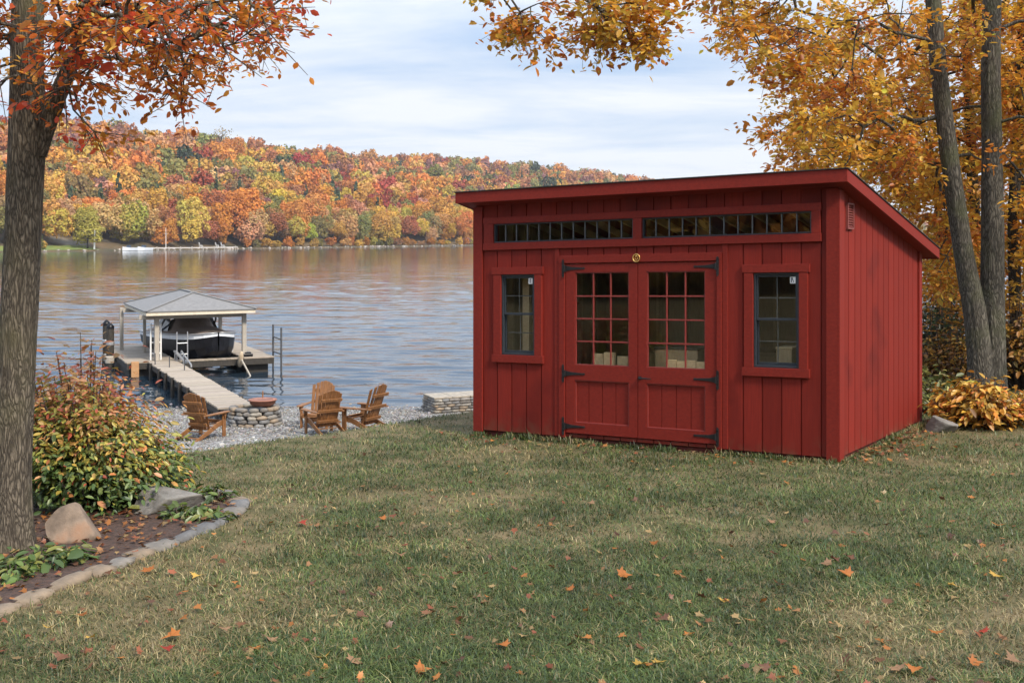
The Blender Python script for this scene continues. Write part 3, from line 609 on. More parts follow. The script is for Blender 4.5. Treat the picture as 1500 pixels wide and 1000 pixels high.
def build_shed():
    shed = empty('garden_shed', 'dark red wooden shed with a single-slope roof, double doors and two windows on the lawn', 'shed', tuple(SO))
    GW = .014; TONE = 1+.085*np.random.RandomState(5).randn(40).clip(-1.6, 1.6)
    gr = [.305+.2*k for k in range(-1, 21) if .05 < .305+.2*k < SW-.05]
    def groove(u): return any(abs(u-g) < GW/2 for g in gr)
    gedge = [e for g in gr for e in (g-GW/2, g+GW/2)]
    holes = [(.262, 2.064, 2.232, 2.448), (2.172, 4.008, 2.232, 2.448), (.368, .822, .95, 1.866), (3.416, 3.885, .912, 1.854), (1.222, 3.02, .105, 1.978)]
    def hole(u, w): return any(a < u < b and c < w < d for a, b, c, d in holes)
    T = .095
    mb = MB()
    grid_wall(mb, [0, SW]+gedge+[x for h in holes for x in h[:2]], [.07, 2.70]+[x for h in holes for x in h[2:]],
              lambda u, w: None if hole(u, w) else (.014 if groove(u) else 0.), T, lambda u, v, w: S(u, v, w), tones=(gr, TONE))
    mb.build('wall', [M['siding'], M['plywood']], shed)
    # side and back walls: the top follows the roof
    def side(sgn):
        mb = MB(); sg = [.12+.2*k for k in range(15)]
        def mp(v, d, t):
            return S(SW-d if sgn > 0 else d, v, .07+t*(roofw(v)-.05-.07))
        grid_wall(mb, [T, SD-T]+[e for g in sg if T < g < SD-T for e in (g-GW/2, g+GW/2)], [0, 1], lambda v, t: .014 if any(abs(v-g) < GW/2 for g in sg) else 0., T, mp, tones=(sg, TONE[::-1]))
        mb.build('wall', [M['siding'], M['plywood']], shed)
    side(1); side(-1)
    mb = MB(); bh = []
    grid_wall(mb, [0, SW]+gedge+[x for h in bh for x in h[:2]], [.07, roofw(SD)-.05]+[x for h in bh for x in h[2:]], lambda u, w: None if any(a < u < b and c < w < d for a, b, c, d in bh) else (.010 if groove(u) else 0.), T, lambda u, d, w: S(u, SD-d, w))
    mb.build('wall', [M['siding'], M['plywood']], shed)
    # skid and floor
    mb = MB(S); mb.box(.03, SW-.03, .03, SD-.03, -.3, .06); mb.build('skid', M['skid'], shed)
    mb = MB(S); mb.box(T+.005, SW-T-.005, T+.005, SD-T-.005, .065, .10); mb.build('floor', M['plywood'], shed)
    # studs and rafters inside
    mb = MB(S)
    for u in np.arange(.5, SW-.2, .406): mb.box(u, u+.038, SD-T-.09, SD-T-.003, .10, roofw(SD)-.12)
    for v in np.arange(.5, SD-.2, .406):
        mb.box(T+.003, T+.09, v, v+.038, .10, roofw(v+.038)-.10); mb.box(SW-T-.09, SW-T-.003, v, v+.038, .10, roofw(v+.038)-.10)
    mb.build('stud', M['pine'], shed)
    mb = MB(S)
    for u in np.arange(.3, SW-.1, .406):
        z0, z1 = roofw(T), roofw(SD-T)
        mb.add([(u+a, v, z+b) for v, z in ((T+.01, z0), (SD-T-.01, z1)) for a, b in ((0, -.19), (.038, -.19), (.038, -.045), (0, -.045))], [(0, 1, 2, 3), (7, 6, 5, 4), (0, 4, 5, 1), (1, 5, 6, 2), (2, 6, 7, 3), (3, 7, 4, 0)])
    mb.build('rafter', M['pine'], shed)
    # roof: boards, fascia, shingles
    ov, of, ob = .15, .20, .30
    def slope_slab(mb, u0, u1, v0, v1, t0, t1):
        mb.add([(u, v, roofw(v)+t) for v in (v0, v1) for u, t in ((u0, t0), (u1, t0), (u1, t1), (u0, t1))], [(0, 1, 2, 3), (7, 6, 5, 4), (0, 4, 5, 1), (1, 5, 6, 2), (2, 6, 7, 3), (3, 7, 4, 0)])
    mb = MB(S); slope_slab(mb, -ov+.022, SW+ov-.022, -of+.022, SD+ob-.022, -.03, -.002)
    roof = mb.build('roof', M['siding'], shed)
    mb = MB(S); slope_slab(mb, -ov-.012, SW+ov+.012, -of-.012, SD+ob+.012, .001, .010); mb.build('shingles', M['shingle'], roof)
    mb = MB(S); slope_slab(mb, -ov+.024, SW+ov-.024, -of+.024, SD+ob-.024, -.112, -.098); mb.build('soffit', M['siding'], roof)
    H = .122
    mb = MB(S); mb.box(-ov, SW+ov, -of, -of+.02, roofw(-of)-H, roofw(-of)-.001); mb.build('fascia', M['trim'], roof, .003)
    mb = MB(S); mb.box(-ov, SW+ov, SD+ob-.02, SD+ob, roofw(SD+ob)-H, roofw(SD+ob)-.004); mb.build('fascia', M['trim'], roof, .003)
    for a, b in ((-ov, -ov+.02), (SW+ov-.02, SW+ov)):
        mb = MB(S); slope_slab(mb, a, b, -of+.0215, SD+ob-.0215, -H+.004, -.001); mb.build('fascia', M['trim'], roof, .003)
    # corner boards
    for (a, b, c, d, top) in ((-.003, .105, -.022, .002, 2.655), (SW-.113, SW, -.022, .002, 2.655), (SW-.001, SW+.022, -.0225, .115, 2.64), (-.024, .001, -.0215, .11, 2.64), (SW-.001, SW+.021, SD-.11, SD+.01, 2.06), (-.023, .001, SD-.11, SD+.01, 2.06)):
        mb = MB(S); mb.box(a, b, c, d, .05 if a < 4 else .03, top); mb.build('corner_board', M['trim'], shed, .003)
    # transom windows with shared casing
    def casing(par, boards, th=.024):
        for (a, b, c, d, x) in boards:
            mb = MB(S); mb.box(a, b, -th-x, .003, c, d); mb.build('casing', M['trim'], par, .003)
    for k, (a, b) in enumerate(((.262, 2.064), (2.172, 4.008))):
        w0, w1 = 2.232, 2.448
        mb = MB(S); f = .016
        for q in ((a, b, w0, w0+f), (a, b, w1-f, w1), (a, a+f, w0+f, w1-f), (b-f, b, w0+f, w1-f)): mb.box(q[0]+.001, q[1]-.001, -.004, .05, q[2]+.001, q[3]-.001)
        tw = mb.build('transom_window', M['sash'], shed, .002)
        if k == 0: casing(tw, [(.117, 4.109, 2.450, 2.525, 0), (.117, 4.109, 2.150, 2.230, .002), (.125, .26, 2.2305, 2.4495, -.003), (2.066, 2.17, 2.2305, 2.4495, -.003), (4.01, 4.10, 2.2305, 2.4495, -.003)])
        mb = MB(S); mb.box(a+f-.002, b-f+.002, .022, .026, w0+f-.002, w1-f+.002); mb.build('glass', M['glass'], tw)
        n = 12
        for i in range(1, n):
            mb = MB(S); u = a+(b-a)*i/n; mb.box(u-.006, u+.006, .008, .020, w0+f+.001, w1-f-.001); mb.build('muntin', M['grid'], tw)
    # two single-hung windows
    for (a, b, w0, w1, h0, h1) in ((.368, .822, .95, 1.866, .242, .94), (3.416, 3.885, .912, 1.854, 3.298, 3.994)):
        mb = MB(S); f = .024
        for q in ((a, b, w0, w0+f), (a, b, w1-f, w1), (a, a+f, w0+f, w1-f), (b-f, b, w0+f, w1-f)): mb.box(q[0]+.001, q[1]-.001, -.006, .07, q[2]+.001, q[3]-.001)
        wn = mb.build('window', M['sash'], shed, .003)
        casing(wn, [(h0, h1, w1+.001, w1+.083, .004), (h0+.0, h1, w0-.087, w0-.001, .006), (h0+.02, a-.001, w0-.0005, w1+.0005, 0), (b+.001, h1-.02, w0-.0005, w1+.0005, 0)])
        mid = (w0+w1)/2
        for (s0, s1, dv) in ((mid-.004, w1-f-.001, .018), (w0+f+.001, mid+.022, .040)):
            mb = MB(S); g = .018
            for q in ((a+f+.001, b-f-.001, s0, s0+g+.008), (a+f+.001, b-f-.001, s1-g, s1), (a+f+.001, a+f+g, s0+g+.008, s1-g), (b-f-g, b-f-.001, s0+g+.008, s1-g)): mb.box(q[0], q[1], dv-.010, dv+.010, q[2], q[3])
            sh = mb.build('sash', M['sash'], wn, .002)
            mb = MB(S); mb.box(a+f+g-.003, b-f-g+.003, dv-.002, dv+.002, s0+.02, s1-g+.003); mb.build('glass', M['glass'], wn)
            mb = MB(S); um, wm = (a+b)/2, (s0+s1)/2; mb.box(um-.006, um+.006, dv+.003, dv+.008, s0+.02, s1-g); mb.box(a+f+g, b-f-g, dv+.0028, dv+.0082, wm-.006, wm+.006); mb.build('muntin', M['grid'], wn)
        su, sw = b-f-.075, w1-f-.085
        mb = MB(S); mb.box(su, su+.056, .0125, .0145, sw, sw+.068)
        st = mb.build('sticker', M['white'], wn)
        mb = MB(S)               # two dark marks, as printed on it
        if a < 1: mb.box(su+.018, su+.026, .0115, .0122, sw+.012, sw+.058); mb.box(su+.030, su+.036, .0115, .0122, sw+.036, sw+.058); mb.box(su+.030, su+.036, .0115, .0122, sw+.012, sw+.028)
        else: mb.box(su+.010, su+.018, .0115, .0122, sw+.010, sw+.058); mb.box(su+.022, su+.029, .0115, .0122, sw+.03, sw+.058); mb.box(su+.030, su+.036, .0115, .0122, sw+.010, sw+.034)
        mb.build('lettering', M['ink'], st)
    # doors
    fr = MB(S); fr.box(1.146, 3.078, -.026, .003, 1.983, 2.066); fr.build('door_frame', M['trim'], shed, .003)
    for a, b in ((1.146, 1.219), (3.023, 3.078)):
        mb = MB(S); mb.box(a, b, -.024, .003, .06, 1.982); mb.build('door_frame', M['trim'], shed, .003)
    mb = MB(S); mb.box(3.082, 3.14, -.012, .003, .07, 2.148); mb.build('door_frame', M['trim'], shed, .003)
    mb = MB(S); mb.box(1.085, 1.142, -.012, .003, .07, 2.148); mb.build('door_frame', M['trim'], shed, .003)
    for (a, b, g0, g1) in ((1.226, 2.1185, 1.345, 2.016), (2.1265, 3.016, 2.226, 2.896)):
        w0, w1 = .115, 1.972; q0, q1 = .862, 1.882; p0, p1 = .228, .700
        pg = [g0+(g1-g0)*k/4 for k in (1, 2, 3)]
        def dd(u, w):
            if g0 < u < g1 and q0 < w < q1: return None
            if g0 < u < g1 and p0 < w < p1: return .030 if any(abs(u-x) < .004 for x in pg) else .022
            return 0.
        mb = MB(); grid_wall(mb, [a, b, g0, g1]+[e for x in pg for e in (x-.004, x+.004)], [w0, w1, q0, q1, p0, p1], dd, .05, lambda u, v, w: S(u, v-.012, w), False)
        dr = mb.build('door', M['trim'], shed)
        mb = MB(S)               # bevelled bead round the glass and round the panel
        for (x0, x1, y0, y1) in ((g0, g1, q0, q1), (g0, g1, p0, p1)):
            t = .014
            for q in ((x0, x1, y0, y0+t), (x0, x1, y1-t, y1), (x0, x0+t, y0+t, y1-t), (x1-t, x1, y0+t, y1-t)): mb.box(q[0]+.0005, q[1]-.0005, -.004, .012, q[2]+.0005, q[3]-.0005)
        mb.build('bead', M['muntin'], dr, .003)
        mb = MB(S); mb.box(g0+.003, g1-.003, .014, .018, q0+.003, q1-.003); mb.build('glass', M['glass'], dr)
        mb = MB(S); x0, x1, y0, y1 = g0+.015, g1-.015, q0+.015, q1-.015
        for i in (1, 2): u = x0+(x1-x0)*i/3; mb.box(u-.008, u+.008, -.002, .010, y0, y1)
        for j in (1, 2, 3): w = y0+(y1-y0)*j/4; mb.box(x0, x1, -.0025, .0105, w-.008, w+.008)
        mb.build('muntin', M['muntin'], dr, .002)
        left = a < 2
        for hw in (1.925, .768, .188):      # strap hinges
            s = 1 if left else -1; e = a-.022 if left else b+.022
            mb = MB(S)
            mb.box(min(e-s*.014, e+s*.014), max(e-s*.014, e+s*.014), -.032, -.0245, hw-.088, hw+.088)

            for dz in (-.075, .075, -.035, .035):
                mb.box(e-.008, e+.008, -.037, -.0315, hw+dz-.008, hw+dz+.008)
            poly = [(e+s*.028, hw+.030), (e+s*.10, hw+.017), (e+s*.24, hw+.009), (e+s*.262, hw+.013), (e+s*.275, hw), (e+s*.262, hw-.013), (e+s*.24, hw-.009), (e+s*.10, hw-.017), (e+s*.028, hw-.030)]
            mb.prism(poly, -.019, -.0125, 1)
            mb.tube([(e+s*.02, -.028, hw-.036), (e+s*.02, -.028, hw+.036)], .011, 8)
            mb.tube([(e, -.03, hw-.10), (e, -.03, hw-.086)], .008, 6); mb.tube([(e, -.03, hw+.086), (e, -.03, hw+.10)], .008, 6)
            mb.build('hinge', M['iron'], dr, .0015)
        if not left:
            mb = MB(S); mb.box(a+.006, a+.040, -.022, -.0125, .735, .772); mb.tube([(a+.022, -.02, .754), (a+.022, -.045, .754), (a+.10, -.048, .753), (a+.165, -.044, .750)], [.010, .010, .009, .006], 8); mb.build('handle', M['iron'], dr, .002)
    # gold medallion over the doors
    mb = MB(S); c = (2.114, 2.026); n = 28
    def ring(r0, r1, v0):
        vs = []; fs = []
        for k in range(n):
            t = 2*math.pi*k/n
            for j in range(8):
                q = 2*math.pi*j/8; r = r0+r1*math.cos(q); vs.append((c[0]+r*math.cos(t), v0+r1*math.sin(q), c[1]+r*math.sin(t)))
        for k in range(n):
            for j in range(8): fs.append((k*8+j, k*8+(j+1) % 8, ((k+1) % n)*8+(j+1) % 8, ((k+1) % n)*8+j))
        mb.add(vs, fs)
    ring(.040, .0065, -.032)
    for s in (-1, 1): mb.bar((c[0], -.031, c[1]+.032), (c[0]+s*.016, -.031, c[1]-.004), .006); mb.bar((c[0]+s*.016, -.031, c[1]-.004), (c[0], -.031, c[1]-.024), .006)
    mb.build('medallion', M['gold'], shed, smooth=True)
    # louvred vent in the right gable
    mb = MB(S); v0, v1, w0, w1 = .225, .42, 2.268, 2.525; f = .016
    for q in ((v0, v1, w0, w0+f), (v0, v1, w1-f, w1), (v0, v0+f, w0+f, w1-f), (v1-f, v1, w0+f, w1-f)): mb.box(SW-.001, SW+.026, q[0], q[1], q[2], q[3])
    vn_ = mb.build('vent', M['vent'], shed, .002)
    mb = MB(S)
    for k in range(9):
        w = w0+f+.008+k*.024; mb.add([(SW+.020, v0+f, w), (SW+.020, v1-f, w), (SW+.002, v1-f, w+.018), (SW+.002, v0+f, w+.018)], [(0, 1, 2, 3)])
    mb.build('louvre', M['vent'], vn_)
    return shed
build_shed()
def build_shed_inside():
    b = np.array(SO)
    def th(name, label, cat, boxes, mat, group=None):
        r = empty(name, label, cat, tuple(b), group=group)
        for nm, bx, m, c in boxes:
            mb = MB(S); mb.cc = c
            for q in bx: mb.box(*q)
            mb.build(nm, M[m], r, .003)
        return r
    th('workbench', 'pale plywood workbench seen through the door glass inside the shed', 'workbench', [
        ('bench_top', [(1.0, 3.9, 2.05, 2.75, .86, .90)], 'plywood', (1, 1, 1)), ('front_board', [(1.0, 3.9, 2.02, 2.045, .62, .855)], 'pine', (1, 1, 1)),
        ('leg', [(1.05, 1.14, 2.06, 2.15, .10, .86)], 'pine', (1, 1, 1)), ('leg', [(3.76, 3.85, 2.06, 2.15, .10, .86)], 'pine', (1, 1, 1))], None)
    th('lumber_stack', 'short pale boards standing behind the lower panes of the left door', 'lumber', [
        ('board', [(1.36+.15*k, 1.49+.15*k, (.075+.03*(k % 2)), .118+.03*(k % 2), .10, .965+.02*(k % 3)) for k in range(1, 5)], 'pine', (1.15, 1.15, 1.1))], None)
    th('lumber_stack', 'row of cut pale boards standing behind the lower panes of the right door', 'lumber', [
        ('board', [(2.42+.112*k, 2.525+.112*k, .075, .105, .10, .950-.012*(k % 2)) for k in range(4)], 'pine', (1.5, 1.45, 1.35))], None)
    th('storage_crate', 'grey-tan crate behind the cut boards inside the right door', 'crate', [
        ('body', [(2.25, 2.74, .14, .45, .10, 1.05)], 'plywood', (1, 1, 1)), ('rim', [(2.24, 2.75, .135, .46, 1.052, 1.075)], 'dock_dark', (1, 1, 1))], None)
    th('storage_crate', 'pale box standing low behind the glass of the right window', 'crate', [
        ('body', [(3.60, 3.76, .13, .4, .10, 1.09)], 'plywood', (1, 1, 1)), ('lid', [(3.59, 3.77, .125, .41, 1.092, 1.11)], 'pine', (1, 1, 1))], None)
    th('shelf_unit', 'shelf with a pale board standing inside the left window', 'shelf', [
        ('upright', [(.52, .61, .20, .24, .10, 1.95)], 'pine', (1, 1, 1)), ('upright', [(.42, .49, .55, .60, .10, 1.95)], 'pine', (.7, .7, .7)), ('shelf', [(.30, .9, .605, .9, 1.52, 1.55)], 'pine', (.8, .8, .8))], None)
build_shed_inside()

# ================================================================== the dock, its shelter, the boat
DO = np.array([-11.35, 37.1, 0]); DE = math.atan2(.438, .899); DZ = .50      # local x runs right along the dock front, y away
def build_dock():
    rs = np.random.RandomState(3)
    dk = empty('boat_dock', 'weathered grey wooden dock with a long walkway leading from the beach', 'dock', tuple(DO), DE)
    def planks(name, x0, x1, y0, y1, along, w=.14):
        mb = MB(); n = max(1, int(round(((y1-y0) if along == 'x' else (x1-x0))/w)))
        for i in range(n):
            g = rs.uniform(.80, 1.12); mb.cc = (g, g*rs.uniform(.97, 1.0), g*rs.uniform(.93, 1)); dz = rs.uniform(-.004, .004)
            if along == 'x': a = y0+(y1-y0)*i/n; mb.box(x0+rs.uniform(-.015, .015), x1+rs.uniform(-.015, .015), a+.004, a+(y1-y0)/n-.004, DZ-.04+dz, DZ+dz)
            else: a = x0+(x1-x0)*i/n; mb.box(a+.004, a+(x1-x0)/n-.004, y0, y1, DZ-.04+dz, DZ+dz)
        return mb.build(name, M['deck'], dk)
    planks('deck', -1.12, .46, .2, 6.4, 'x'); planks('deck', 2.62, 3.66, 0, 6.4, 'x'); planks('deck', .465, 2.615, 4.9, 6.4, 'x'); planks('deck', .465, 2.615, .02, .34, 'y')
    planks('walkway', -.45, .45, -10.9, .19, 'x')
    mb = MB()
    for (a, b, c, d) in ((-1.10, .44, .22, .27), (-1.10, -1.05, .275, 6.35), (2.64, 3.64, .02, .07), (3.59, 3.64, .075, 6.35), (2.64, 2.69, .075, 4.9), (.39, .44, .36, 4.9), (.47, 2.61, .04, .09)): mb.box(a, b, c, d, DZ-.24, DZ-.045)
    for x in (-.43, .39): mb.box(x, x+.04, -10.8, .18, DZ-.20, DZ-.045)
    mb.build('rim_joist', M['dock_dark'], dk)
    mb = MB(); mb.box(-1.0, .35, .45, 6.2, -.25, DZ-.25); mb.box(2.75, 3.5, .25, 6.2, -.25, DZ-.25); mb.build('float', M['dock_dark'], dk)
    for x, y in [(-.47, -2.2), (.47, -2.2), (-.47, -4.6), (.47, -4.6), (-.47, -7.0), (.47, -7.0), (-.47, -.5), (-.47, -3.4), (-.47, -5.8), (.47, -9.2), (-.47, -9.2)]:
        mb = MB(); mb.tube([(x, y, -1.2), (x, y, DZ+.02)], .055, 8); mb.build('piling', M['dock_dark'], dk)
    mb = MB(); mb.box(-.98, -.74, .10, .19, .02, DZ+.03); mb.build('corner_block', pmat('orange_timber', (.38, .20, .09), (.48, .27, .13), 8, .8, .2), dk, .01)
    for y in (-1.0, -2.0, -3.0):      # low rods on the walkway edge
        mb = MB(); x = -.36+.28*(-1-y); mb.tube([(x, y+.3, DZ-.1), (x, y+.3, DZ+.36)], .018, 6); mb.build('rod', M['darksteel'], dk)
    mb = MB(); mb.box(2.66, 3.0, .3, .8, DZ+.002, DZ+.10); mb.box(2.72, 2.95, .34, .6, DZ+.10, DZ+.16); mb.build('cleat_box', M['hull'], dk, .02)
    for lab, pts in (('handrail', [(.50, -1.1, -.4), (.50, -1.1, DZ+.25), (.52, .1, DZ+.25)]),):
        pass
    r = empty('handrail', 'bent grey pipe handrail at the right edge of the walkway by the boat slip', 'handrail', tuple(DO), DE)
    mb = MB(); mb.tube([(.52, -.05, DZ+.02), (.56, -.1, DZ+.33), (.62, -1.5, DZ+.02), (.62, -1.6, -.5)], .028, 8); mb.build('rail', M['galv'], r)
    mb = MB(); mb.tube([(.57, -.4, -.5), (.57, -.4, DZ+.25)], .024, 8); mb.build('post', M['galv'], r)
    r = empty('ladder', 'dark steel swim ladder with two rungs off the right corner of the dock', 'ladder', tuple(DO), DE)
    for x, y, h0, h1 in ((3.75, .55, -.3, 1.55), (3.80, -.35, -.9, 1.5)):
        mb = MB(); mb.tube([(x, y, h0), (x, y, h1)], .034, 8); mb.build('rail', M['darksteel'], r)
    for z in (1.12, .62):
        mb = MB(); mb.tube([(3.75, .55, z), (3.80, -.35, z-.02)], .024, 8); mb.build('rung', M['darksteel'], r)
    for (x, y, h, lab) in ((-.14, .62, 1.2, 'white ladder leaning on the left front post of the boat shelter'), (.60, -.02, .95, 'thin pale ladder in front of the boat bow')):
        r = empty('ladder', lab, 'ladder', tuple(DO), DE); w = .16 if x < 0 else .17
        for s in (-1, 1):
            mb = MB(); mb.tube([(x+s*w, y, DZ), (x+s*w, y, DZ+h)], .03 if x < 0 else .02, 8); mb.build('rail', M['white'] if x < 0 else M['galv'], r)
        for k in range(3 if x < 0 else 2):
            z = DZ+.22+k*.36; mb = MB(); mb.tube([(x-w, y, z), (x+w, y, z)], .025 if x < 0 else .018, 8); mb.build('rung', M['white'] if x < 0 else M['galv'], r)
    r = empty('gangplank', 'short pale ramp board lying across the walkway end by the slip', 'ramp', tuple(DO), DE)
    mb = MB(); mb.bar((.42, .30, DZ+.30), (.58, -.85, DZ+.03), .10, .05); mb.build('board', M['galv'], r); mb = MB(); mb.tube([(.42, .3, DZ), (.42, .3, DZ+.3)], .02, 6); mb.build('post', M['galv'], r)
    r = empty('mooring_pole', 'pale pole with a float slanting from the dock into the water', 'pole', tuple(DO), DE)
    mb = MB(); mb.tube([(2.45, -.02, DZ+.12), (2.6, -.9, .05), (2.66, -2.9, -.9)], .03, 6); mb.build('pole', M['post'], r)
    mb = MB(); mb.lathe([(0, -.32), (.06, -.28), (.09, -.1), (.09, .1), (.05, .28), (0, .32)], 12)
    f = mb.build('float', pmat('buff_float', (.50, .38, .25), (.60, .48, .34), 8, .6, .1), r, smooth=True); f.location = (2.47, -.18, DZ-.02); f.rotation_euler = (.5, 0, 0)
    # two tall dark pilings at the left
    for x, y, h, rr, lab in ((-1.28, 3.1, 1.45, .13, 'tall dark mooring piling at the left edge of the dock, nearer one'), (-1.30, 4.0, 1.5, .13, 'tall dark mooring piling at the left edge of the dock, farther one')):
        p = DO+np.array([.899*x-.438*y, .438*x+.899*y, 0]); r = empty('mooring_piling', lab, 'piling', tuple(p), group='dark pilings beside the dock')
        mb = MB(); mb.tube([(0, 0, -2.2), (0, 0, h)], rr, 12); mb.build('post', M['dock_dark'], r)
        mb = MB(); mb.lathe([(rr*1.02, h-.06), (rr*1.04, h+.02), (.04, h+.13), (0, h+.14)], 12); mb.build('cap', M['hull'], r, smooth=True)
        mb = MB(); mb.lathe([(rr*1.02, .82), (rr*1.12, .84), (rr*1.12, .93), (rr*1.02, .95)], 12); mb.build('collar', M['galv'], r)
        mb = MB(); mb.lathe([(rr*1.02, .18), (rr*1.35, .22), (rr*1.35, .42), (rr*1.02, .46)], 12); mb.build('bumper', M['post'], r)
    # shelter
    r = empty('boat_shelter', 'open boat shelter with a grey shingled hip roof on pale posts', 'shelter', tuple(DO), DE)
    for x, y, w in ((-.14, .42, .15), (2.72, .42, .14), (-.72, 4.6, .12), (2.72, 4.3, .12), (-.10, 3.4, .10)):
        mb = MB(); mb.box(x-w/2, x+w/2, y-w/2, y+w/2, DZ, 2.02); mb.build('post', M['post'], r, .01)
    x0, x1, y0, y1, ze, zr = -.52, 2.98, -.02, 5.2, 2.02, 2.66; xm = (x0+x1)/2; ya, yb = y0+1.55, y1-1.55
    mb = MB(); e = .02
    for (p, q) in (((x0, y0), (x1, y0)), ((x0, y1), (x1, y1))): mb.box(p[0]+.021, q[0]-.021, p[1]-.02, p[1]+.02, ze-.02, ze+.12)
    for x in (x0, x1): mb.box(x-.02, x+.02, y0-.02, y1+.02, ze-.02, ze+.12)
    mb.build('fascia', M['fascia_w'], r)
    mb = MB(); c = [(x0-.05, y0-.05, ze+.125), (x1+.05, y0-.05, ze+.125), (x1+.05, y1+.05, ze+.125), (x0-.05, y1+.05, ze+.125), (xm, ya, zr), (xm, yb, zr)]
    c2 = [(a, b, z-.03) for a, b, z in c]
    mb.add(c+c2, [(0, 1, 4), (1, 2, 5, 4), (2, 3, 5), (3, 0, 4, 5), (6, 10, 7), (7, 10, 11, 8), (8, 11, 9), (9, 11, 10, 6), (0, 6, 7, 1), (1, 7, 8, 2), (2, 8, 9, 3), (3, 9, 6, 0)])
    mb.build('roof', M['greyshingle'], r)
    mb = MB()
    for a, b in ((0, 4), (1, 4), (2, 5), (3, 5), (4, 5)): p = Vector(c[a])+Vector((0, 0, .012)); q = Vector(c[b])+Vector((0, 0, .012)); mb.bar(p, q, .13, .02)
    mb.build('ridge_cap', M['greyshingle'], r)
    mb = MB()
    for y in (.42, 4.4): mb.box(-.7, 2.79, y-.05, y+.05, 1.86, 2.0)
    mb.build('beam', M['post'], r)
build_dock()
def build_boat():
    p = DO+np.array([.899*1.42-.438*3.1, .438*1.42+.899*3.1, .27])
    bt = empty('motorboat', 'black and white motorboat under a taupe canvas cover, lifted in the dock slip', 'boat', tuple(p), DE+math.pi+.13)    # bow (+y) towards the beach
    ST = [(-2.9, .98, .80, .10), (-2.0, 1.04, .82, .04), (-.8, 1.07, .86, .0), (.4, 1.04, .92, .0), (1.4, 1.0, .97, .02), (2.1, .90, 1.0, .08), (2.55, .70, 1.03, .17), (2.82, .45, 1.06, .30), (2.95, .22, 1.08, .42), (2.99, .03, 1.09, .5)]
    def ring(y, b, s, k, f=(0., .55, 1.)):
        return [(0, y, k), (b*.76, y, k+.07), (b*.93, y, k+(s-k)*.42), (b*.985, y, k+(s-k)*.82), (b, y, s)]
    def loft(rows, fl):
        mb = MB(); n = len(rows[0]); vs = [q for r in rows for q in r]; fs = []
        for i in range(len(rows)-1):
            for k in range(n-1): fs.append((i*n+k, i*n+k+1, (i+1)*n+k+1, (i+1)*n+k))
        mb.add(vs, fs); return mb
    def sides(sel):
        rows = []
        for st in ST:
            r = ring(*st); half = r[sel]; rows.append([(-x, y, z) for x, y, z in half][::-1]+[q for q in half if q[0] > 1e-6 or sel.start != 0]) if sel.start == 0 else rows.append(half)
        return rows
    mb = loft(sides(slice(0, 4)), 0); y, b, s, k = ST[0]; q = ring(*ST[0]); mb.add([(-x, a, z) for x, a, z in q[::-1]]+q[1:], [tuple(range(9))]); mb.build('hull', M['hull'], bt, smooth=False)
    for sg in (1, -1):
        rows = [[(sg*x, y, z) for x, y, z in ring(*st)[3:5]] for st in ST]; mb = loft(rows, 0); o = mb.build('topside', M['gel'], bt)
        mb = MB(); mb.tube([(sg*(ring(*st)[4][0]+.012), st[0], st[2]) for st in ST], .03, 6); mb.build('rub_rail', M['galv'], bt, smooth=True)
    mb = MB()                    # white deck at the bow
    mb.add([(sg*b*.985, y, s+.012) for (y, b, s, k) in ST for sg in (-1, 1)], [(2*i, 2*i+1, 2*i+3, 2*i+2) for i in range(len(ST)-1)]); mb.build('foredeck', M['gel'], bt)
    # canvas: lofted crown from the stern over the windshield to the bow
    prof = [(-2.85, .86, .10), (-2.0, .95, .30), (-1.0, 1.0, .40), (-.1, .97, .52), (.30, .94, .56), (.62, .92, .22), (1.5, .86, .15), (2.1, .70, .12), (2.5, .52, .05)]
    rows = []; rs = np.random.RandomState(2)
    for y, b, h in prof:
        s = np.interp(y, [q[0] for q in ST], [q[2] for q in ST])+.02
        rows.append([(b*x, y+.03*rs.randn()*0, s+h*float(sstep(np.array(.97-abs(x)), 0, .5))+.012*math.sin(7*x+3*y)) for x in np.linspace(-1, 1, 15)])
    o = loft(rows, 0).build('canvas_cover', M['canvas'], bt, smooth=True)
    sd = o.modifiers.new('solid', 'SOLIDIFY'); sd.thickness = .012
    for sg in (-1, 1):
        mb = MB(); mb.add([(sg*.90, .30, 1.0), (sg*.98, -.9, .96), (sg*.80, -.75, 1.40), (sg*.72, .12, 1.50)], [(0, 1, 2, 3)])
        mb.build('side_window', M['tint'], bt)
    for sg in (-1, 1):
        mb = MB(); mb.tube([(sg*1.0, -.5, .92), (sg*.93, .0, 1.35), (sg*.70, .35, 1.92)], .035, 8); mb.build('tower_leg', M['darksteel'], bt, smooth=True)
    mb = MB(); mb.tube([(-.70, .35, 1.36+.1), (-.3, .40, 1.50+.05), (.3, .40, 1.55), (.70, .35, 1.46)], .016, 6); mb.build('windshield_frame', M['galv'], bt, smooth=True)
    for sg in (-1, 1):
        mb = MB(); mb.prism([(sg*.12, 1.6), (sg*.5, 1.62), (sg*.46, 1.95), (sg*.16, 2.1)], 1.035, 1.06, 2); mb.build('deck_hatch', M['hull'], bt)
    mb = MB(); mb.lathe([(0, -.35), (.10, -.3), (.12, 0), (.10, .3), (0, .35)], 12); f = mb.build('fender', M['gel'], bt, smooth=True); f.location = (-1.14, .9, .45)
    mb = MB(); mb.box(-1.1, 1.1, -1.8, -1.7, -.12, .02); mb.box(-1.1, 1.1, 1.2, 1.3, -.12, .01)
    for x in (-.7, .62): mb.box(x, x+.1, -2.2, 1.7, .02, .09)
    mb.build('lift_cradle', M['galv'], bt)
build_boat()

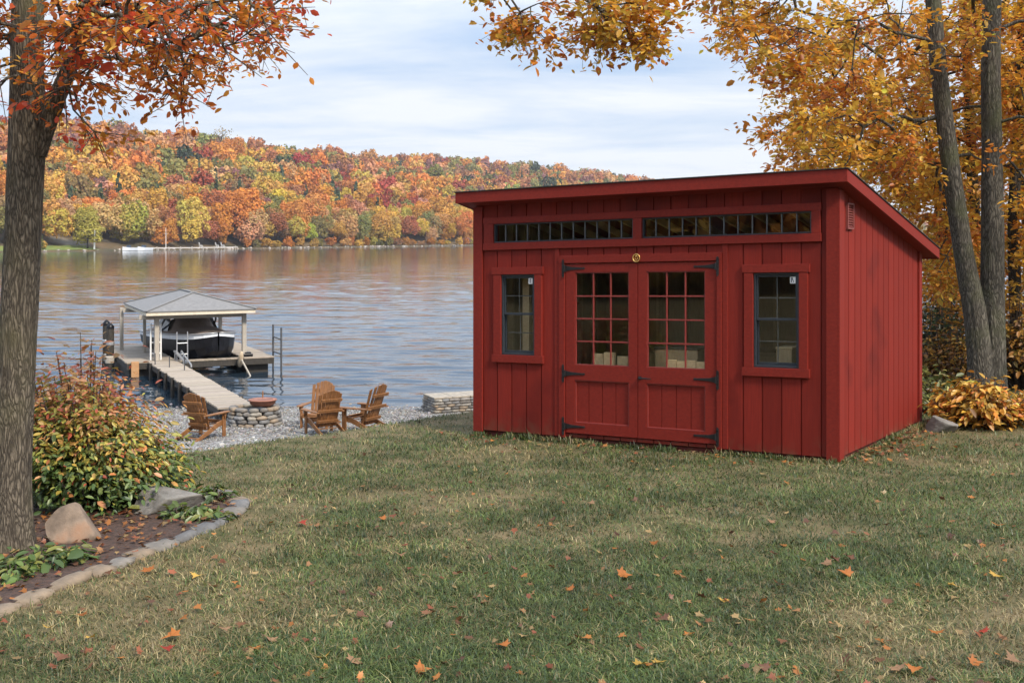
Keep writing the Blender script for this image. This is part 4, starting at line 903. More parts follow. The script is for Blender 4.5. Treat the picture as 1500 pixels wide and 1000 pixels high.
# ================================================================== the beach: chairs, fire pit, stone bench, gravel
def adirondack():
    r = empty('adirondack_chair', None, 'chair'); c = M['cedar']
    mb = MB()
    for k in range(6):           # curved seat of slats
        y0 = .30-.095*k; z0 = .36-.030*k-.006*k*k*.4; mb.bar((-.27, y0, z0), (.27, y0, z0), .085, .02, (0, .25, 1))
    mb.build('seat', c, r, .004)
    mb = MB(); n = 7; top = [.855, .905, .935, .945, .935, .905, .855]; d = Vector((0, -.40, 1)).normalized()
    for i in range(n):
        x0 = (i-3)*.073; x1 = (i-3)*.084; L_ = top[i]; a = Vector((x0, -.17, .20)); e = a+d*L_+Vector((x1-x0, 0, 0))
        w0, w1 = .069, .080; nn = Vector((0, d.z, -d.y))*.010; bulge = -.006*(i-3)**2
        a = a+Vector((0, -bulge*.6, 0)); e = e+Vector((0, -bulge*1.6, 0))
        vs = [a+Vector((-w0/2, 0, 0))-nn, a+Vector((w0/2, 0, 0))-nn, a+Vector((w0/2, 0, 0))+nn, a+Vector((-w0/2, 0, 0))+nn]
        tl = .016*(1+.5*abs(i-3))*.6*(1 if i < 3 else (-1 if i > 3 else 0))
        for off in (-nn, nn):
            pass
        lft = e+Vector((-w1/2, 0, 0))-d*max(tl, 0); rgt = e+Vector((w1/2, 0, 0))-d*max(-tl, 0)
        vs += [lft-nn, rgt-nn, rgt+nn, lft+nn]
        mb.add(vs, [(3, 2, 1, 0), (4, 5, 6, 7), (0, 1, 5, 4), (1, 2, 6, 5), (2, 3, 7, 6), (3, 0, 4, 7)])
    mb.build('backrest', c, r, .004)
    for z, w in ((.33, .50), (.58, .62), (.84, .52)):
        t = (z-.2)/.93; y = -.17-.40*(z-.20)-.035
        mb = MB(); mb.bar((-w/2, y, z), (w/2, y, z), .035, .07, (0, -.35, 1)); mb.build('back_brace', c, r, .004)
    for s in (-1, 1):
        mb = MB(); x = s*.29           # side rail from the front edge down to the ground behind
        poly = [(.34, .26), (.36, .33), (.31, .385), (.10, .355), (-.20, .235), (-.78, .03), (-.80, 0), (-.68, 0), (-.25, .115), (.12, .24)]
        mb.prism(poly, x-.016, x+.016, 0); mb.build('side_rail', c, r, .004)
        mb = MB(); mb.box(s*.325-.016, s*.325+.016, .22, .33, 0, .545); mb.build('leg', c, r, .004)
        mb = MB(); xi, xo = s*.27, s*.42
        poly = [(xi, .40), (xi+(xo-xi)*.3, .44), (xo-(xo-xi)*.15, .42), (xo, .34), (xo-(xo-xi)*.1, .05), (xo-(xo-xi)*.45, -.40), (xi+(xo-xi)*.2, -.44), (xi, -.38)]
        mb.prism(poly, .547, .572, 2); mb.build('arm', c, r, .005)
        mb = MB(); mb.prism([(.22, .545), (.31, .545), (.27, .40)], s*.36-.02, s*.36+.02, 0); mb.build('bracket', c, r, .003)
    mb = MB(); mb.bar((-.28, .345, .31), (.28, .345, .31), .02, .09); mb.build('front_apron', c, r, .004)
    mb = MB(); mb.bar((-.28, -.62, .085), (.28, -.62, .085), .06, .02); mb.build('rear_stretcher', c, r, .003)
    return r
def build_chairs():
    ch = [((300, 641), (.38, .92), 'brown wooden adirondack chair alone on the gravel left of the stone fire pit'),
          ((474, 636), (-.55, .83), 'nearest wooden adirondack chair of the right three, its slatted back turned to the lawn'),
          ((466, 626), (-.20, -.98), 'wooden adirondack chair facing the lawn behind the nearer chair, light slats fanned upward'),
          ((533, 634), (-.86, .51), 'rightmost wooden adirondack chair, leaning back to the right of the other two')]
    a = adirondack()
    for i, ((px, py), (fx, fy), lab) in enumerate(ch):
        o = a if i == 0 else copy_tree(a)
        x, y = beach_at(px, py); o.location = (x, y, float(ground_z(x, y))+.012); o.rotation_euler = (0, 0, math.atan2(-fx, fy)); o.scale = ((.93,)*3, (.93,)*3, (.93,)*3, (1.02,)*3)[i]
        o['label'] = lab; o['category'] = 'chair'; o['group'] = 'adirondack chairs on the gravel beach'
build_chairs()
def stone_block(mb, c, sx, sy, sz, ang, rs, col):
    v, f = STONET
    k = 1+.12*(rs.rand(len(v))-.5)
    q = v*k[:, None]*np.array([sx, sy, sz])*.5; ca, sa = math.cos(ang), math.sin(ang)
    q = np.stack([q[:, 0]*ca-q[:, 1]*sa, q[:, 0]*sa+q[:, 1]*ca, q[:, 2]], 1)+np.array(c); mb.cc = tuple(col); mb.add(q, f)
def cubeball():                # a rounded block: icosphere pushed towards a cube
    v, f = ico(2); m = np.abs(v).max(1, keepdims=True); return v/m*.80+v*.24, f
STONET = cubeball()
STONE_COLS = .78*np.array([[.30, .28, .25], [.24, .22, .20], [.36, .33, .28], [.19, .18, .17], [.33, .26, .19], [.27, .27, .27]])
def build_stonework():
    rs = np.random.RandomState(8)
    x, y = beach_at(373, 622); z = float(ground_z(x, y))
    r = empty('fire_pit', 'round fire pit of stacked grey and tan fieldstones on the gravel', 'fire pit', (x, y, z)); mb = MB()
    H = .44; nc = 5
    for j in range(nc):
        R = .50-.012*j; a = rs.uniform(0, 1)
        while a < 6.283+.6:
            w = rs.uniform(.14, .30); stone_block(mb, (R*math.cos(a)*1.12, R*math.sin(a)*.95, H*(j+.5)/nc), .17, w, H/nc*1.08, a, rs, STONE_COLS[rs.randint(6)]*rs.uniform(.75, 1.2)); a += w/R*.97
    mb.build('stone_ring', M['stone'], r, smooth=True)
    mb = MB(); mb.lathe([(.40, .05), (.40, .36), (0, .36)], 24); mb.build('ash_bed', M['dock_dark'], r)
    b = empty('fire_bowl', 'reddish copper bowl with an upright poker resting on the stone fire pit', 'fire bowl', (x+.20, y-.06, z+H))
    mb = MB(); mb.lathe([(0, .0), (.20, .015), (.28, .06), (.315, .145), (.33, .15), (.335, .165), (.315, .17), (.26, .10), (.10, .06), (0, .055)], 32); mb.build('bowl', M['terracotta'], b, smooth=True)
    mb = MB(); mb.lathe([(0, .17), (.30, .175), (.31, .165), (.05, .20), (0, .205)], 28); mb.build('lid', M['terracotta'], b, smooth=True)
    mb = MB(); mb.tube([(.0, 0, .10), (.0, .02, .36)], [.02, .014], 8); mb.build('poker', M['cedar'], b)
    # dry stone bench by the water, half hidden by the shed
    x, y = beach_at(676, 604); z = float(ground_z(x, y)); r = empty('stone_bench', 'low dry-stone bench with a flat pale top at the water edge beside the shed', 'bench', (x, y+.35, z-.03), .42); mb = MB()
    L_, Wd, H, nc = 2.0, .75, .42, 6
    for j in range(nc):
        for (side, n_, ln) in ((0, 0, L_), (1, 0, Wd), (2, 0, L_), (3, 0, Wd)):
            t = rs.uniform(-.1, 0)
            while t < ln:
                w = rs.uniform(.14, .32); c = t+w/2
                px_, py_, an = [(c-L_/2, -Wd/2, 0), (-L_/2, c-Wd/2, math.pi/2), (c-L_/2, Wd/2, 0), (L_/2, c-Wd/2, math.pi/2)][side]
                stone_block(mb, (px_+.15, py_, H*(j+.5)/nc), w*1.02, .16, H/nc*1.08, an, rs, STONE_COLS[rs.randint(6)]*rs.uniform(.75, 1.2)); t += w*.98
    mb.build('stone_wall', M['stone'], r, smooth=True)
    mb = MB(); c0 = 0
    for k in range(4):
        mb.cc = tuple(np.array([.33, .29, .235])*rs.uniform(.85, 1.1)); a = -L_/2+.07+L_/4*k
        mb.box(a+.004, a+L_/4-.004, -Wd/2-.05, Wd/2+.05, H+.006, H+.05)
    mb.build('capstone', M['stone'], r, .012)
    # gravel
    n = 60000; X = rs.uniform(-12, 2.5, n); Y = 18+13.2*rs.rand(n)**.8; ok = (Y-crest(X) > .6)&(np.abs(X/Y+.2) < .32)
    X, Y = X[ok], Y[ok]; Z = ground_z(X, Y); n = len(X)
    s = np.exp(rs.randn(n)*.42)*.0145; big = rs.rand(n) < .03; s[big] *= 2.0
    c = np.array([.205, .198, .19])*np.exp(rs.randn(n, 1)*.36)*(1+rs.randn(n, 3)*.04); tan = rs.rand(n) < .12; c[tan] *= np.array([1.15, .95, .72])
    tv, tf = ROCKT
    o = inst('gravel', tv, tf, frames(rs.randn(n, 3)*.5+np.array([0, 0, 1]), rs.randn(n, 3)), s[:, None]*np.array([1.25, 1, .7]), np.stack([X, Y, Z+.006], 1), np.clip(c, .03, .8), M['pebble'])
    tag(o, 'grey beach gravel of small loose stones', 'gravel', kind='stuff')
build_stonework()

# ================================================================== trees
LEAF6 = [(0, 0, 0), (.26, .30, .07), (.24, .68, .06), (0, 1, -.03), (-.24, .68, .06), (-.26, .30, .07)]; LEAF6F = [(0, 1, 2, 3), (0, 3, 4, 5)]
LEAFN = [(x*.78, y, z-.10*(y-.3)**2) for x, y, z in LEAF6]
def star_leaf():               # five-lobed maple leaf, folded a little along the midrib
    out = [(0, 0), (.12, .10), (.42, .02), (.34, .20), (.60, .42), (.36, .44), (.30, .58), (.16, .56), (0, 1.0)]
    pts = out+[(-x, y) for x, y in out[1:-1]][::-1]
    v = [(x, y, .16*abs(x)-.10*(y-.4)**2) for x, y in pts]+[(0, .42, 0)]
    c = len(pts); return v, [(c, i, (i+1) % c) for i in range(c)]
STAR = star_leaf()
def skeleton(roots, attr, rs, step=.28, sag=.05, jit=.03):
    P = [np.array(p) for p in roots]; par = [-1]*len(P); plen = [0.]*len(P); term = []
    d0 = np.min(np.linalg.norm(attr[:, None]-np.array(roots)[None], axis=2), 1)
    A = np.array(P)
    for i in np.argsort(d0):
        a = attr[i]; d = np.linalg.norm(A-a, axis=1)+.25*np.array(plen); j = int(np.argmin(d)); p = A[j]; L_ = np.linalg.norm(a-p); n = max(2, int(L_/step)); prev = j; new = []
        for k in range(1, n+1):
            t = k/n; q = p+(a-p)*t+np.array([0, 0, 1])*math.sin(math.pi*t)*sag*L_+(rs.randn(3)*jit if k < n else 0)
            new.append(q); par.append(prev); plen.append(plen[prev]+L_/n); prev = len(par)-1
        A = np.vstack([A, np.array(new)]); term.append(prev)
    par = np.array(par); cnt = np.zeros(len(par))
    for t in term: cnt[t] += 1
    for i in range(len(par)-1, -1, -1):
        if par[i] >= 0: cnt[par[i]] += cnt[i]
    return A, par, cnt, np.array(term)
def tube_mesh(name, a, b, ra, rb, mat, parent, n=6):
    a = np.asarray(a); b = np.asarray(b); d = b-a; d /= np.maximum(np.linalg.norm(d, axis=1, keepdims=True), 1e-6)
    up = np.where(np.abs(d[:, 2:3]) > .9, np.array([[1., 0, 0]]), np.array([[0, 0, 1.]])); u = np.cross(d, up); u /= np.linalg.norm(u, axis=1, keepdims=True); w = np.cross(u, d)
    t = np.arange(n)*2*math.pi/n; ring = u[:, None]*np.cos(t)[None, :, None]+w[:, None]*np.sin(t)[None, :, None]
    V = np.concatenate([a[:, None]+ring*np.asarray(ra)[:, None, None], b[:, None]+ring*np.asarray(rb)[:, None, None]], 1).reshape(-1, 3)
    k = np.arange(n); q = np.stack([k, (k+1) % n, n+(k+1) % n, n+k], 1); L_ = (np.arange(len(a))*2*n)[:, None, None]+q[None]
    return np_mesh(name, V, L_.ravel(), np.full(len(a)*n, 4), mat, None, True, parent)
def trunk_mesh(name, pts, rad, mat, parent, seed, nseg=48, dz=.035, ridge=.10, flare=.5):
    pts = np.array(pts, float); s = np.concatenate([[0], np.cumsum(np.linalg.norm(np.diff(pts, axis=0), axis=1))]); nr = max(8, int(s[-1]/dz)); q = np.linspace(0, s[-1], nr)
    def sm(c):                  # smooth the path
        y = np.interp(q, s, c); k = max(3, int(.5/dz)) | 1; e = np.pad(y, k//2, mode='reflect', reflect_type='odd'); return np.convolve(e, np.ones(k)/k, 'valid')
    C = np.stack([sm(pts[:, i]) for i in range(3)], 1); R = np.interp(q, s, rad)
    th = np.arange(nseg)*2*math.pi/nseg; TH, Q = np.meshgrid(th, q); ct, st = np.cos(TH).ravel(), np.sin(TH).ravel(); rr = np.repeat(R, nseg); Qr = Q.ravel()
    nz = fbm(np.stack([ct*4.2*1.5, st*4.2*1.5, Qr*1.1], 1), seed, 4); rd = 1-np.abs(fbm(np.stack([ct*7, st*7, Qr*2.2], 1), seed+9, 3))*2.6
    root = flare*np.exp(-Qr/.22)*(1+.55*np.cos(TH.ravel()*5+seed)+.3*np.cos(TH.ravel()*3+1))
    r = rr*(1+ridge*(nz*.9+rd*.35)+root)
    V = np.repeat(C, nseg, 0)+np.stack([ct*r, st*r, 0*r], 1); f = grid_faces(nr, nseg, True)
    return np_mesh(name, V, f.ravel(), np.full(len(f), 4), mat, None, True, parent)
def leaves_at(P, base, n, size, pal, rs, spread, name, mat, parent, flat=.55, twigm=None, droop=.25, origin=None, star=False):
    """short twigs round each point P, leaves along every twig"""
    nt = 5; N = len(P); out = P-base; out /= np.maximum(np.linalg.norm(out, axis=1, keepdims=True), 1e-6)
    d = out[:, None]*.8+rs.randn(N, nt, 3)*np.array([.8, .8, .45]); d[..., 2] -= droop; d /= np.linalg.norm(d, axis=2, keepdims=True)
    Ls = spread*rs.uniform(.6, 1.25, (N, nt)); e = P[:, None]+d*Ls[..., None]
    if twigm: tube_mesh('twigs', np.repeat(P, nt, 0), e.reshape(-1, 3), np.full(N*nt, .0045), np.full(N*nt, .0018), twigm, parent, 4)
    m = max(1, n//nt); t = rs.uniform(.12, 1.08, (N, nt, m)); Q = P[:, None, None]+d[:, :, None]*(Ls[..., None]*t)[..., None]+rs.randn(N, nt, m, 3)*spread*.10
    nrm = np.array([0, 0, 1.])*1.0+rs.randn(N, nt, m, 3)*flat; ld = d[:, :, None]+rs.randn(N, nt, m, 3)*.9; ld[..., 2] -= .5
    ci = rs.choice(len(pal), N, p=None); base_c = np.array(pal)[ci]; alt = np.array(pal)[rs.choice(len(pal), (N, nt, m))]
    mixk = rs.rand(N, nt, m, 1)**2; c = (base_c[:, None, None]*(1-mixk)+alt*mixk)*np.exp(rs.randn(N, nt, m, 1)*.22)
    Q = Q.reshape(-1, 3); c = np.clip(c.reshape(-1, 3), .01, .8); k = len(Q)
    tv, tf = STAR if star else (LEAF6, LEAF6F)
    sz = size*np.exp(rs.randn(k)*.22)
    o = inst(name, tv, tf, frames(nrm.reshape(-1, 3), ld.reshape(-1, 3)), sz, Q, c, mat, parent); return o
def make_tree(name, label, cat, trunks, attr, leafn, size, pal, seed, barkm, spread=.3, group=None, roots_from=.35, rtip=.006, nseg=40, flat=.55, ridge=.10, flare=.5, dz=.04, droop=.25, pw=.47):
    rs = np.random.RandomState(seed); base = np.array(trunks[0][0][0]); r = empty(name, label, cat, tuple(base), group=group); roots = []
    for k, (pts, rad) in enumerate(trunks):
        p = np.array(pts, float)-base; trunk_mesh('trunk', p, rad, barkm, r, seed+k, nseg, dz, ridge, flare if k == 0 or np.linalg.norm(p[0][:2]) < .6 else 0)
        s = np.concatenate([[0], np.cumsum(np.linalg.norm(np.diff(p, axis=0), axis=1))]); q = np.arange(s[-1]*roots_from, s[-1]+.01, .25)
        roots += list(np.stack([np.interp(q, s, p[:, i]) for i in range(3)], 1))
    A, par, cnt, term = skeleton(roots, np.asarray(attr)-base, rs)
    i = np.where(par >= 0)[0]; rad = rtip*np.maximum(cnt, 1)**pw; rp = np.where(par[par[i]] >= 0, rad[par[i]], rad[i]*1.25)
    tube_mesh('branches', A[par[i]], A[i], np.minimum(rp, rad[i]*1.5), rad[i], barkm, r, 7)
    g = par[term]; g = np.where(par[g] >= 0, par[g], g)
    leaves_at(A[term], A[g], leafn, size, pal, rs, spread, 'crown', M['leaf'], r, flat, M['twig'], droop)
    return r
def region(polys, n, rs, d0, d1):   # random points whose sight lines fall in the polygons (pixel outlines of the crown), d0..d1 away
    out = []; ar = []
    for pl in polys: pl = np.array(pl, float); ar.append(abs(np.sum(pl[:, 0]*np.roll(pl[:, 1], -1)-pl[:, 1]*np.roll(pl[:, 0], -1)))/2)
    ar = np.array(ar)/sum(ar)
    while len(out) < n:
        pl = np.array(polys[rs.choice(len(polys), p=ar)], float); x = rs.uniform(pl[:, 0].min(), pl[:, 0].max()); y = rs.uniform(pl[:, 1].min(), pl[:, 1].max()); ins = False
        for k in range(len(pl)):
            (x0, y0), (x1, y1) = pl[k], pl[k-1]
            if (y0 > y) != (y1 > y) and x < (x1-x0)*(y-y0)/(y1-y0)+x0: ins = not ins
        if ins: out.append(at(x, y, rs.uniform(d0, d1)))
    return np.array(out)
def path(pix, d): return [tuple(at(x, y, dd)) for (x, y), dd in zip(pix, d if isinstance(d, (list, tuple)) else [d]*len(pix))]
C_OR = [(.66, .22, .03), (.62, .27, .04), (.58, .16, .03), (.46, .10, .025), (.66, .34, .06)]
C_YE = [(.68, .38, .045), (.66, .30, .035), (.60, .22, .03), (.52, .36, .06), (.72, .43, .06), (.46, .14, .03)]
def build_left_maple():
    rs = np.random.RandomState(21); x, y = lawn_at(16, 806); gz = float(ground_z(x, y)); d = y
    main = [(x, y, gz-.08)]+path([(17, 700), (24, 560), (28, 450), (33, 360), (37, 260), (41, 180), (39, 100), (41, 0), (44, -120), (50, -300), (60, -520)], d)
    rad = [.140, .126, .122, .122, .121, .121, .122, .108, .105, .095, .075, .04]
    limb = path([(52, 230), (76, 160), (100, 100), (128, 40), (150, -30), (185, -140), (240, -260)], [d, d, d-.05, d-.1, d-.15, d-.2, d-.2]); lrad = [.05, .062, .052, .044, .037, .03, .018]
    a1 = region([[(60, -20), (440, -20), (430, 20), (330, 30), (250, 30), (120, 60), (70, 60)]], 48, rs, d-1.2, d+1.8)
    a2 = region([[(75, 30), (260, 20), (330, 0), (430, 15), (395, 55), (345, 60), (310, 108), (262, 145), (235, 125), (180, 110), (150, 135), (100, 160), (80, 140)]], 64, rs, d-1.0, d+1.5)
    a3 = region([[(-60, -40), (45, -40), (40, 60), (20, 130), (-60, 160)], [(100, 150), (170, 205), (160, 225), (110, 190)], [(30, 85), (75, 85), (75, 120), (30, 115)]], 30, rs, d-.7, d+1.4)
    a4 = region([[(-420, -520), (430, -520), (430, -20), (-420, -20)]], 80, rs, d-2.0, d+2.2)
    make_tree('maple_tree', 'large orange-leaved maple with a thick furrowed trunk at the left edge of the lawn', 'tree', [(main, rad), (limb, lrad)], np.vstack([a1, a2, a3, a4]), 44, .057, C_OR+[(.55, .07, .035)], 21, M['bark_left'], .30, roots_from=.30, nseg=72, ridge=.075, flare=.42, dz=.022)
build_left_maple()
def build_right_trees():
    rs = np.random.RandomState(33); x, y = lawn_at(1446, 590); d = 15.4; x = (1446-750)/FPX*d; gz = float(ground_z(x, d))
    lf = [(x-.09, d, gz-.1)]+path([(1437, 540), (1429, 460), (1413, 380), (1399, 290), (1387, 200), (1374, 95), (1368, 10), (1354, -120), (1330, -300)], d); lr = [.175, .165, .148, .13, .12, .112, .108, .10, .08, .04]
    rt = [(x+.09, d+.05, gz-.1)]+path([(1455, 540), (1453, 440), (1454, 340), (1453, 220), (1451, 100), (1453, 0), (1458, -150), (1465, -330)], d+.05); rr = [.175, .16, .155, .145, .128, .122, .115, .09, .05]
    p1 = [[(1030, -20), (1345, -20), (1345, 250), (1250, 262), (1160, 245), (1130, 228), (1150, 165), (1215, 130), (1160, 100), (1118, 104), (1085, 72), (1058, 40)]]
    a = np.vstack([region(p1, 125, rs, 13.2, 17.2), region([[(1345, -20), (1500, -20), (1500, 240), (1345, 250)]], 55, rs, 15.9, 17.8), region([[(1350, 20), (1440, 20), (1430, 90), (1360, 90)]], 4, rs, 14.3, 14.9)])
    limb = path([(1356, -110), (1290, -190), (1180, -235), (1050, -215), (940, -170), (850, -130), (770, -95), (735, -60)], [15.4, 15.1, 14.6, 14.0, 13.4, 13.0, 12.8, 12.7]); limbr = [.07, .075, .066, .056, .045, .034, .024, .012]
    b = region([[(1250, 240), (1420, 240), (1420, 420), (1370, 420), (1370, 350), (1300, 280)]], 50, rs, 15.9, 17.8)
    up = region([[(1020, -420), (1760, -420), (1760, -20), (1020, -20)]], 110, rs, 12.5, 18)
    rt2 = region([[(1500, -20), (1760, -20), (1700, 380), (1500, 300)]], 50, rs, 13.5, 17.5)
    hang = region([[(722, -25), (775, -25), (765, 20), (790, 48), (850, 62), (845, 68), (765, 60), (730, 30)], [(820, -25), (990, -25), (975, 60), (945, 82), (925, 60), (880, 55), (840, 35)], [(640, -160), (1010, -160), (1010, -20), (720, -20)]], 44, rs, 12.2, 13.4)
    hang2 = region([[(715, -10), (790, -10), (790, 44), (850, 60), (760, 58), (730, 28)], [(724, -10), (775, -10), (765, 20), (790, 48), (850, 62), (765, 58), (735, 30)], [(835, -10), (985, -10), (970, 55), (945, 78), (925, 55), (870, 45)]], 52, rs, 12.3, 13.3)
    mid = region([[(1000, -260), (1300, -260), (1300, -60), (1000, -60)]], 14, rs, 13, 15)
    make_tree('maple_tree', 'tall twin-trunked maple with golden leaves behind the right side of the shed', 'tree', [(lf, lr), (rt, rr), (limb, limbr)], np.vstack([a, b, up, rt2, hang[:28], hang2[:34], mid]), 84, .082, C_YE, 33, M['bark_grey'], .42, roots_from=.42, nseg=64, ridge=.08, flare=.35, dz=.03, rtip=.006, pw=.42)
    specs = [
     ((1432, 20.5), [(1434, 470), (1430, 370), (1424, 250), (1418, 120), (1416, 0), (1410, -180)], [.11, .10, .095, .085, .08, .04], [[(1150, 60), (1500, 0), (1500, 420), (1390, 450), (1380, 330), (1290, 250), (1160, 240), (1140, 200)]], (18.5, 22.5), 190, 'slim dark-barked tree with golden leaves standing just behind the twin-trunked maple', C_YE+[(.40, .12, .02)]),
     ((1490, 18.5), [(1488, 470), (1484, 330), (1490, 200), (1496, 60), (1500, -120)], [.10, .09, .08, .07, .03], [[(1440, -20), (1640, -20), (1640, 520), (1470, 530), (1465, 300)]], (16.8, 20), 130, 'thin dark tree with yellow leaves at the right edge beyond the twin-trunked maple', [(.58, .32, .03), (.54, .25, .03), (.50, .19, .02), (.46, .30, .05)]),
     ((1512, 23), [(1512, 470), (1505, 300), (1496, 130), (1498, -60)], [.13, .12, .10, .04], [[(1390, 120), (1640, 60), (1640, 560), (1400, 560), (1380, 420)]], (21, 25), 150, 'dark leaning tree farthest right in the deep shade of the grove', [(.40, .20, .03), (.36, .14, .02), (.30, .19, .03), (.22, .16, .04)]),
     ((1392, 24), [(1390, 480), (1385, 380), (1370, 280), (1362, 200)], [.09, .08, .06, .02], [[(1335, 380), (1425, 330), (1425, 545), (1352, 560), (1345, 470)], [(1230, 235), (1400, 250), (1400, 400), (1370, 360), (1300, 280)]], (22, 25.5), 75, 'small yellow-leaved tree glimpsed between the shed and the twin-trunked maple', [(.55, .30, .03), (.50, .22, .03), (.36, .26, .05), (.44, .17, .03)]),
    ]
    for k, ((bx, d), pix, rad, polys, dr, n, lab, pal) in enumerate(specs):
        rs = np.random.RandomState(50+k); X = (bx-750)/FPX*d; tr = [(X, d, float(ground_z(X, d))-.2)]+path(pix, d)
        make_tree('autumn_tree', lab, 'tree', [(tr, [rad[0]*1.15]+rad)], region(polys, int(n*1.25), rs, *dr), 72, .098, pal, 60+k, M['bark_dark'], .5, roots_from=.15, nseg=24, dz=.08, flare=.25, rtip=.006)
build_right_trees()

# ================================================================== shrubs, rocks, the stone-edged bed
def shrub(name, label, cat, c, rad, nst, nleaf, size, palf, seed, mat='bushleaf', shape=None, flat=.8, group=None):
    """stems fan out of the base; leaves sit along their outer parts; palf(t, rs) gives the colour at relative height t"""
    rs = np.random.RandomState(seed); gz = float(ground_z(c[0], c[1])); r = empty(name, label, cat, (c[0], c[1], gz), group=group)
    a = rs.uniform(0, 6.283, nst); q = rs.rand(nst)**.5; ex = np.cos(a)*q*rad[0]; ey = np.sin(a)*q*rad[1]; ez = rad[2]*np.sqrt(np.maximum(1-.78*q*q, .05))*rs.uniform(.55, 1.06, nst)
    if shape: ez = ez*shape(ex/rad[0])
    E_ = np.stack([ex, ey, ez], 1); B = E_*np.array([.28, .28, 0])-np.array([0, 0, .03]); m = B+(E_-B)*.5+np.stack([ex*.10, ey*.10, ez*.12], 1)
    tube_mesh('stem', np.vstack([B, m]), np.vstack([m, E_]), np.concatenate([np.full(nst, .010), np.full(nst, .007)]), np.concatenate([np.full(nst, .007), np.full(nst, .003)]), M['twig'], r, 5)
    k = nleaf//nst; t = rs.uniform(.30, 1.04, (nst, k, 1)); P = np.where(t < .5, B[:, None]+(m-B)[:, None]*(t*2), m[:, None]+(E_-m)[:, None]*((t-.5)*2))+rs.randn(nst, k, 3)*np.array([.085, .085, .06])*max(rad[2], .35)
    P = P.reshape(-1, 3); P[:, 2] = np.maximum(P[:, 2], .02); out = P*np.array([1, 1, .4]); out /= np.maximum(np.linalg.norm(out, axis=1, keepdims=True), 1e-6)
    n = len(P); nrm = np.array([0, 0, .9])+out*.5+rs.randn(n, 3)*flat*.6; ld = out+rs.randn(n, 3)*.7; ld[:, 2] -= .45
    col = palf(P[:, 2]/rad[2], P, rs)
    inst('foliage', LEAFN, LEAF6F, frames(nrm, ld), size*np.exp(rs.randn(n)*.25), P, np.clip(col*np.exp(rs.randn(n, 1)*.2), .008, .7), M[mat], r); return r
def mixp(pal, n, rs): return np.array(pal)[rs.choice(len(pal), n)]
